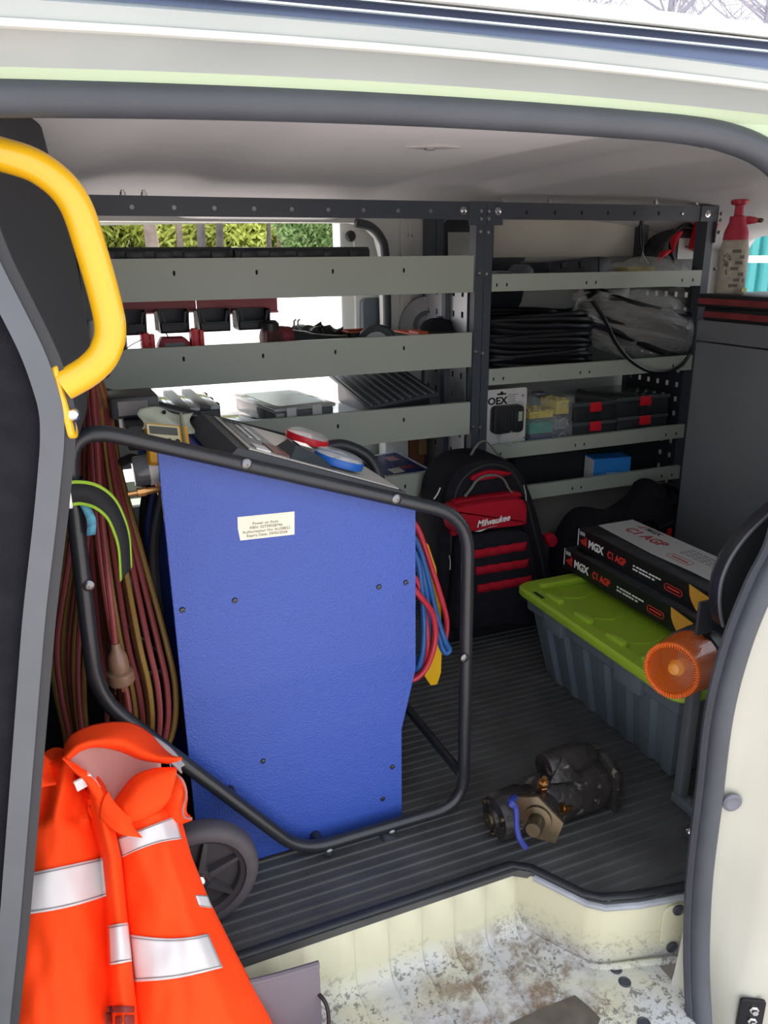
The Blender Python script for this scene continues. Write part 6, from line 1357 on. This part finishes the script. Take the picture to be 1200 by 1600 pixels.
ptube([(712, 985), (706, 900), (705, 820), (714, 765), (735, 738), (765, 726), (797, 735), (818, 770), (835, 830), (850, 900), (856, 985)], .004, mat('zip_black', '#2a2a2e', .6), 'zip_line', BYF-.001)
def pkt(pts, y0, y1, m, name, bev=.012):
    P_ = [bq2(a, b_, y0) for a, b_ in pts]; P_ = [(v.x, v.y) for v in spline([(a, b_, 0) for a, b_ in P_], 3, True)]; g = MB(); g.prism(P_, y0, y1, 'y', bev=bev); return g.build(name, m, bpk, True)
pkt([(712, 985), (716, 900), (722, 842), (745, 834), (800, 828), (828, 836), (838, 880), (848, 930), (846, 975), (790, 978), (740, 984)], BYF-.055, BYF+.01, BLACKF, 'lower_pocket', .016)
rp = pkt([(707, 800), (716, 793), (770, 783), (812, 780), (824, 787), (825, 812), (818, 822), (770, 828), (722, 834), (708, 828)], BYF-.062, BYF+.004, REDF, 'red_pocket', .012)
pkt([(712, 784), (745, 778), (790, 772), (814, 770), (812, 779), (770, 786), (716, 794)], BYF-.03, BYF+.004, REDF, 'red_flap', .005)
pkt([(738, 745), (765, 735), (796, 738), (798, 742), (760, 750), (740, 752)], BYF-.012, BYF+.004, REDF, 'red_top_patch', .003)
tq0 = at(745, 824, y=BYF-.0635); tx = text('lettering', 'Milwaukee', .027, tq0, (1, 0, .06), (0, 0, 1), WHITEP, bpk, .0004, shear=.35, bold=.0006, sx=.92)
g = MB(); A, B = at(742, 830, y=BYF-.063), at(778, 819, y=BYF-.063); g.prism([(A.x, A.z-.001), (B.x, B.z-.004), (B.x-.03, B.z-.006), (A.x+.02, A.z-.003)], BYF-.0638, BYF-.062, 'y'); g.build('lettering_swash', WHITEP, bpk)
for y0 in ((741, 866, 823, 852), (743, 892, 826, 879), (746, 920, 830, 905)):
    A, B = at(y0[0], y0[1], y=BYF-.058), at(y0[2], y0[3], y=BYF-.058); n = 4
    g = MB(); rows = [[], []]
    for k in range(25):
        u = k/24; bul = .004*abs(math.sin(u*PI*n)); q = A.lerp(B, u)+Vector((0, -bul, 0)); rows[0].append(q+Vector((0, 0, .013))); rows[1].append(q-Vector((0, 0, .013)))
    g.grid(rows); g.build('webbing_strip', REDF, bpk, True, thick=.002)
GW = mat('grey_webbing', '#77766e', .8, bump=(300, .5, .001))
ptube([(726, 776), (735, 764), (748, 748), (770, 742), (786, 748), (794, 762), (800, 770)], .0065, GW, 'carry_handle', BYF-.02, .5)
ptube([(716, 738), (730, 722), (742, 700), (754, 689), (764, 694), (780, 712), (798, 724)], .006, GW, 'hang_loop', BYF+.06, .4)
ptube([(684, 800), (688, 770), (698, 750), (716, 738)], .008, BLACKF, 'shoulder_strap', BYF+.02, .6)
ZP = mat('zip_puller', '#b5b5b0', .4, .6)
for q in ((818, 758, 822, 782), (688, 762, 678, 780), (702, 868, 703, 890), (734, 820, 735, 835)): ptube([(q[0], q[1]), ((q[0]+q[2])/2+1, (q[1]+q[3])/2), (q[2], q[3])], .0024, ZP, 'zip_puller', BYF-.012)
pkt([(856, 838), (868, 836), (872, 848), (864, 856), (857, 850)], BYF+.02, BYF+.05, REDF, 'side_clip', .004)
pkt([(706, 830), (720, 824), (722, 834), (708, 838)], BYF-.02, BYF+.01, REDF, 'side_tab', .002)
# ---- soft black bag and hoses under the lowest right tray
t = thing('tool_bag', 'long soft black bag slumped on the floor behind the cartons', 'bag', (1.62, 1.98, 0))
g = MB(); P_ = []; xs_ = [1.40+.02*k for k in range(25)]
for i, x in enumerate(xs_):
    u = i/24; hgt = .33+.03*math.sin(u*9)-.03*math.cos(u*4)+(.03 if u > .72 else 0); rr_ = 1-abs(2*u-1)**6*.75; row = []
    for j in range(21):
        a_ = PI*j/20; yy = 1.985-.095*math.copysign(abs(math.cos(a_))**.6, math.cos(a_))*rr_; zz = .004+(hgt*rr_)*abs(math.sin(a_))**.55+.012*noise.noise(Vector((x*9, j*.4, 2)))
        row.append(Vector((x, yy, max(.004, zz))))
    P_.append(row)
g.grid(P_); g.build('bag_body', BLACKF, t, True, ang=80, thick=.004)
g = MB(); g.tube(spline([(1.42, 1.905, .23), (1.55, 1.892, .245), (1.70, 1.892, .262), (1.82, 1.90, .28)], 6), .005, 8); g.build('zip_line', BLACKP, t, True)
g = MB(); g.tube(spline([(1.55, 1.89, .20), (1.60, 1.87, .30), (1.70, 1.868, .31), (1.76, 1.89, .22)], 6), .008, 8, flat=.5); g.build('carry_strap', BLACKF, t, True)
g = MB(); g.tube(spline([at(1000, 768, y=2.02), at(1020, 758, y=2.02), at(1045, 760, y=2.02), at(1066, 772, y=2.03)], 6), .012, 10); g.tube(spline([at(1010, 792, y=2.03), at(1035, 788, y=2.03), at(1068, 792, y=2.03)], 6), .010, 10); o = g.build('black_hose', CABLE, None, True); tag(o, 'thick black hose looping above the soft black bag', 'hose')
g = MB(); q = at(1043, 838, y=1.90); g.box((q.x-.008, 1.89, q.z-.03), (q.x+.008, 1.91, q.z+.03), bev=.003); g.build('red_tag', REDP, t)
a, b_ = at(845, 775, y=2.30), at(1000, 780, y=2.30)
t = thing('clear_tub', 'grey translucent tub behind the soft black bag', 'tub', (1.66, 2.3, 0)); g = MB(); g.box((1.42, 2.24, .004), (1.93, 2.42, .33), bev=.012); g.build('tub', mat('grey_translucent', '#8b8780', .35), t, True)
g = MB(); g.box((1.41, 2.23, .33), (1.94, 2.43, .345), bev=.005); g.build('lid', mat('pale_tub_lid', '#bcb8ae', .35), t, True)
# ---- greasy starter motor on the mat
GREASE = mat('greasy_black_iron', '#33302f', .4, .4, var=(28, .4), bump=(60, .8, .005), specks=(42, .60, '#7d776c')); DGOLD = mat('dirty_gold_steel', '#5c513f', .4, .8, var=(30, .3))
t = thing('starter_motor', 'greasy black starter motor with blue wire lying on the mat', 'motor', (.87, 1.13, 0))
A = Vector((.735, 1.125, .046)); D = Vector((1, .06, .0)).normalized(); Ma = axis_M(A, D)
g = MB(); g.lathe([(.0, -.012), (.016, -.012), (.018, -.006), (.020, -.006), (.034, -.004), (.038, .004), (.039, .05), (.036, .055), (.033, .06), (.033, .075), (.0, .075)], M=Ma, n=30); g.build('rear_housing', GREASE, t, True)
g = MB(); g.lathe([(.012, -.018), (.012, -.012), (0, -.020)], M=Ma, n=16); g.build('end_cap', DGOLD, t, True)
for k in range(3): g = MB(); a_ = 2*PI*k/3+.5; g.lathe([(.004, -.010), (.004, -.002), (0, -.010)], M=Ma @ Matrix.Translation((.029*math.cos(a_), .029*math.sin(a_), 0)), n=8); g.build('through_bolt', DGOLD, t)
g = MB(); g.lathe([(.033, .072), (.041, .082), (.044, .10), (.044, .19), (.041, .205), (.036, .215), (.0, .215)], M=Ma, n=32); g.build('yoke', GREASE, t, True)
# drive housing nose, upper right
g = MB(); g.prism([(-.045, -.038), (.035, -.045), (.050, -.01), (.045, .045), (.0, .055), (-.045, .035)], .212, .226, 'z', M=Ma, bev=.004); fl2 = g.build('mounting_flange', GREASE, t, True)
for q in ((.038, .036), (-.036, -.028)): g = MB(); g.lathe([(.009, .226), (.009, .229), (.0055, .229), (.0055, .226)], M=Ma @ Matrix.Translation((q[0], q[1], 0)), n=14); g.build('bolt_boss', DGOLD, fl2, True)
g = MB(); g.lathe([(.030, .225), (.026, .245), (.018, .25), (0, .25)], M=Ma, n=24); g.build('nose', GREASE, t, True)
# solenoid on top of the yoke
Bs = A+D*.10+Vector((0, .012, .052)); Mb2 = axis_M(Bs, D)
g = MB(); g.lathe([(.0, .0), (.024, .0), (.027, .006), (.027, .07), (.022, .078), (.016, .10), (.0, .102)], M=Mb2, n=24); g.build('solenoid', GREASE, t, True)
g = MB(); g.prism([(-.03, -.016), (.03, -.022), (.004, .022)], -.004, .004, 'z', M=axis_M(Bs+Vector((.02, -.026, .008)), (-.1, -.8, .6)), bev=.002); g.build('dented_shield', GREASE, t, True)
# square flange with stub shaft facing the door
Cf = at(852, 1272, y=1.062); nf = Vector((-.70, -.68, .12)).normalized(); Mf = axis_M(Cf, nf)
g = MB(); g.prism([(-.040, .026), (-.004, .036), (.040, .002), (.030, -.036), (-.002, -.036), (-.030, -.012)], -.006, .004, 'z', M=Mf, bev=.002); g.build('flange_plate', DGOLD, t, True)
g = MB(); g.lathe([(.022, .003), (.022, .010), (.013, .012), (.013, .036), (.011, .040), (0, .040)], M=Mf, n=24); g.build('stub_shaft', DGOLD, t, True)
g = MB(); g.lathe([(.028, -.03), (.028, -.006)], M=Mf, n=20); g.build('flange_neck', GREASE, t, True)
for q, ax_ in (((857, 1232), (-.05, -.3, 1)), ((880, 1262), (.6, -.7, .4))):
    p_ = at(*q, y=1.085); g = MB(); g.lathe([(.009, -.012), (.009, -.001), (.0085, 0), (.0085, .008), (.0045, .009), (.0045, .018), (0, .018)], M=axis_M(p_, ax_), n=6); g.build('copper_stud', BRASS, t)
g = MB(); g.tube(spline([at(822, 1248, y=1.07), at(818, 1254, y=1.055), at(824, 1262, y=1.05), at(825, 1285, y=1.045), at(829, 1300, y=1.04), at(836, 1310, y=1.04)], 6), [.006]*10+[.0045]*21, 8); g.build('blue_wire', mat('blue_wire_sheath', '#26337c', .45), t, True)
t.scale = (1.22, 1.22, 1.22); t.location = (.862, 1.125, 0)
# ---- things lying in the step well
a = thing('plastic_board', 'dark mauve-grey plastic board standing in the step well beside the jacket', 'board', (.19, .97, WELLZ)); 
P1 = [at(q[0], q[1], y=.962) for q in ((372, 1545), (420, 1534), (470, 1520), (500, 1511))]
g = MB(); top_ = spline(P1, 5); poly = [(q.x, q.z) for q in top_]+[(top_[-1].x, WELLZ+.006), (top_[0].x-.08, WELLZ+.006), (top_[0].x-.08, top_[0].z-.02)]
g.prism(poly, .962, .974, 'y', bev=.003); g.build('sheet', mat('mauve_grey_plastic', '#6b646a', .55, var=(6, .08)), a, True)
g = MB(); g.tube([Vector((q.x, .968, q.z)) for q in top_], .006, 8); g.build('rolled_edge', mat('mauve_grey_plastic', '#6b646a', .55), a, True)
g = MB(); g.tube(spline([at(497, 1552, y=.965), at(508, 1566, y=.95), at(513, 1585, y=.94), at(513, 1612, y=.93), at(508, 1640, y=.92)], 6), .0035, 8); o = g.build('power_lead', CABLE, None, True); tag(o, 'short black lead beside the mauve-grey board in the step well', 'lead')
g = MB(); W3 = [at(q[0], q[1], z=WELLZ+.006) for q in ((797, 1600), (850, 1575), (898, 1556), (920, 1574), (938, 1592), (930, 1612), (800, 1625))]
g.prism([(q.x, q.y) for q in W3], WELLZ+.0055, WELLZ+.008, 'z'); o = g.build('tape_patch', mat('worn_brown_tape', '#5a5248', .8, var=(30, .25), bump=(60, .4, .001))); tag(o, 'torn dark brown tape patch stuck in the step well', 'tape')
# ------------------------------------------------------------------ tidy up
for o in list(bpy.data.objects):
    if '_o' in o: del o['_o']
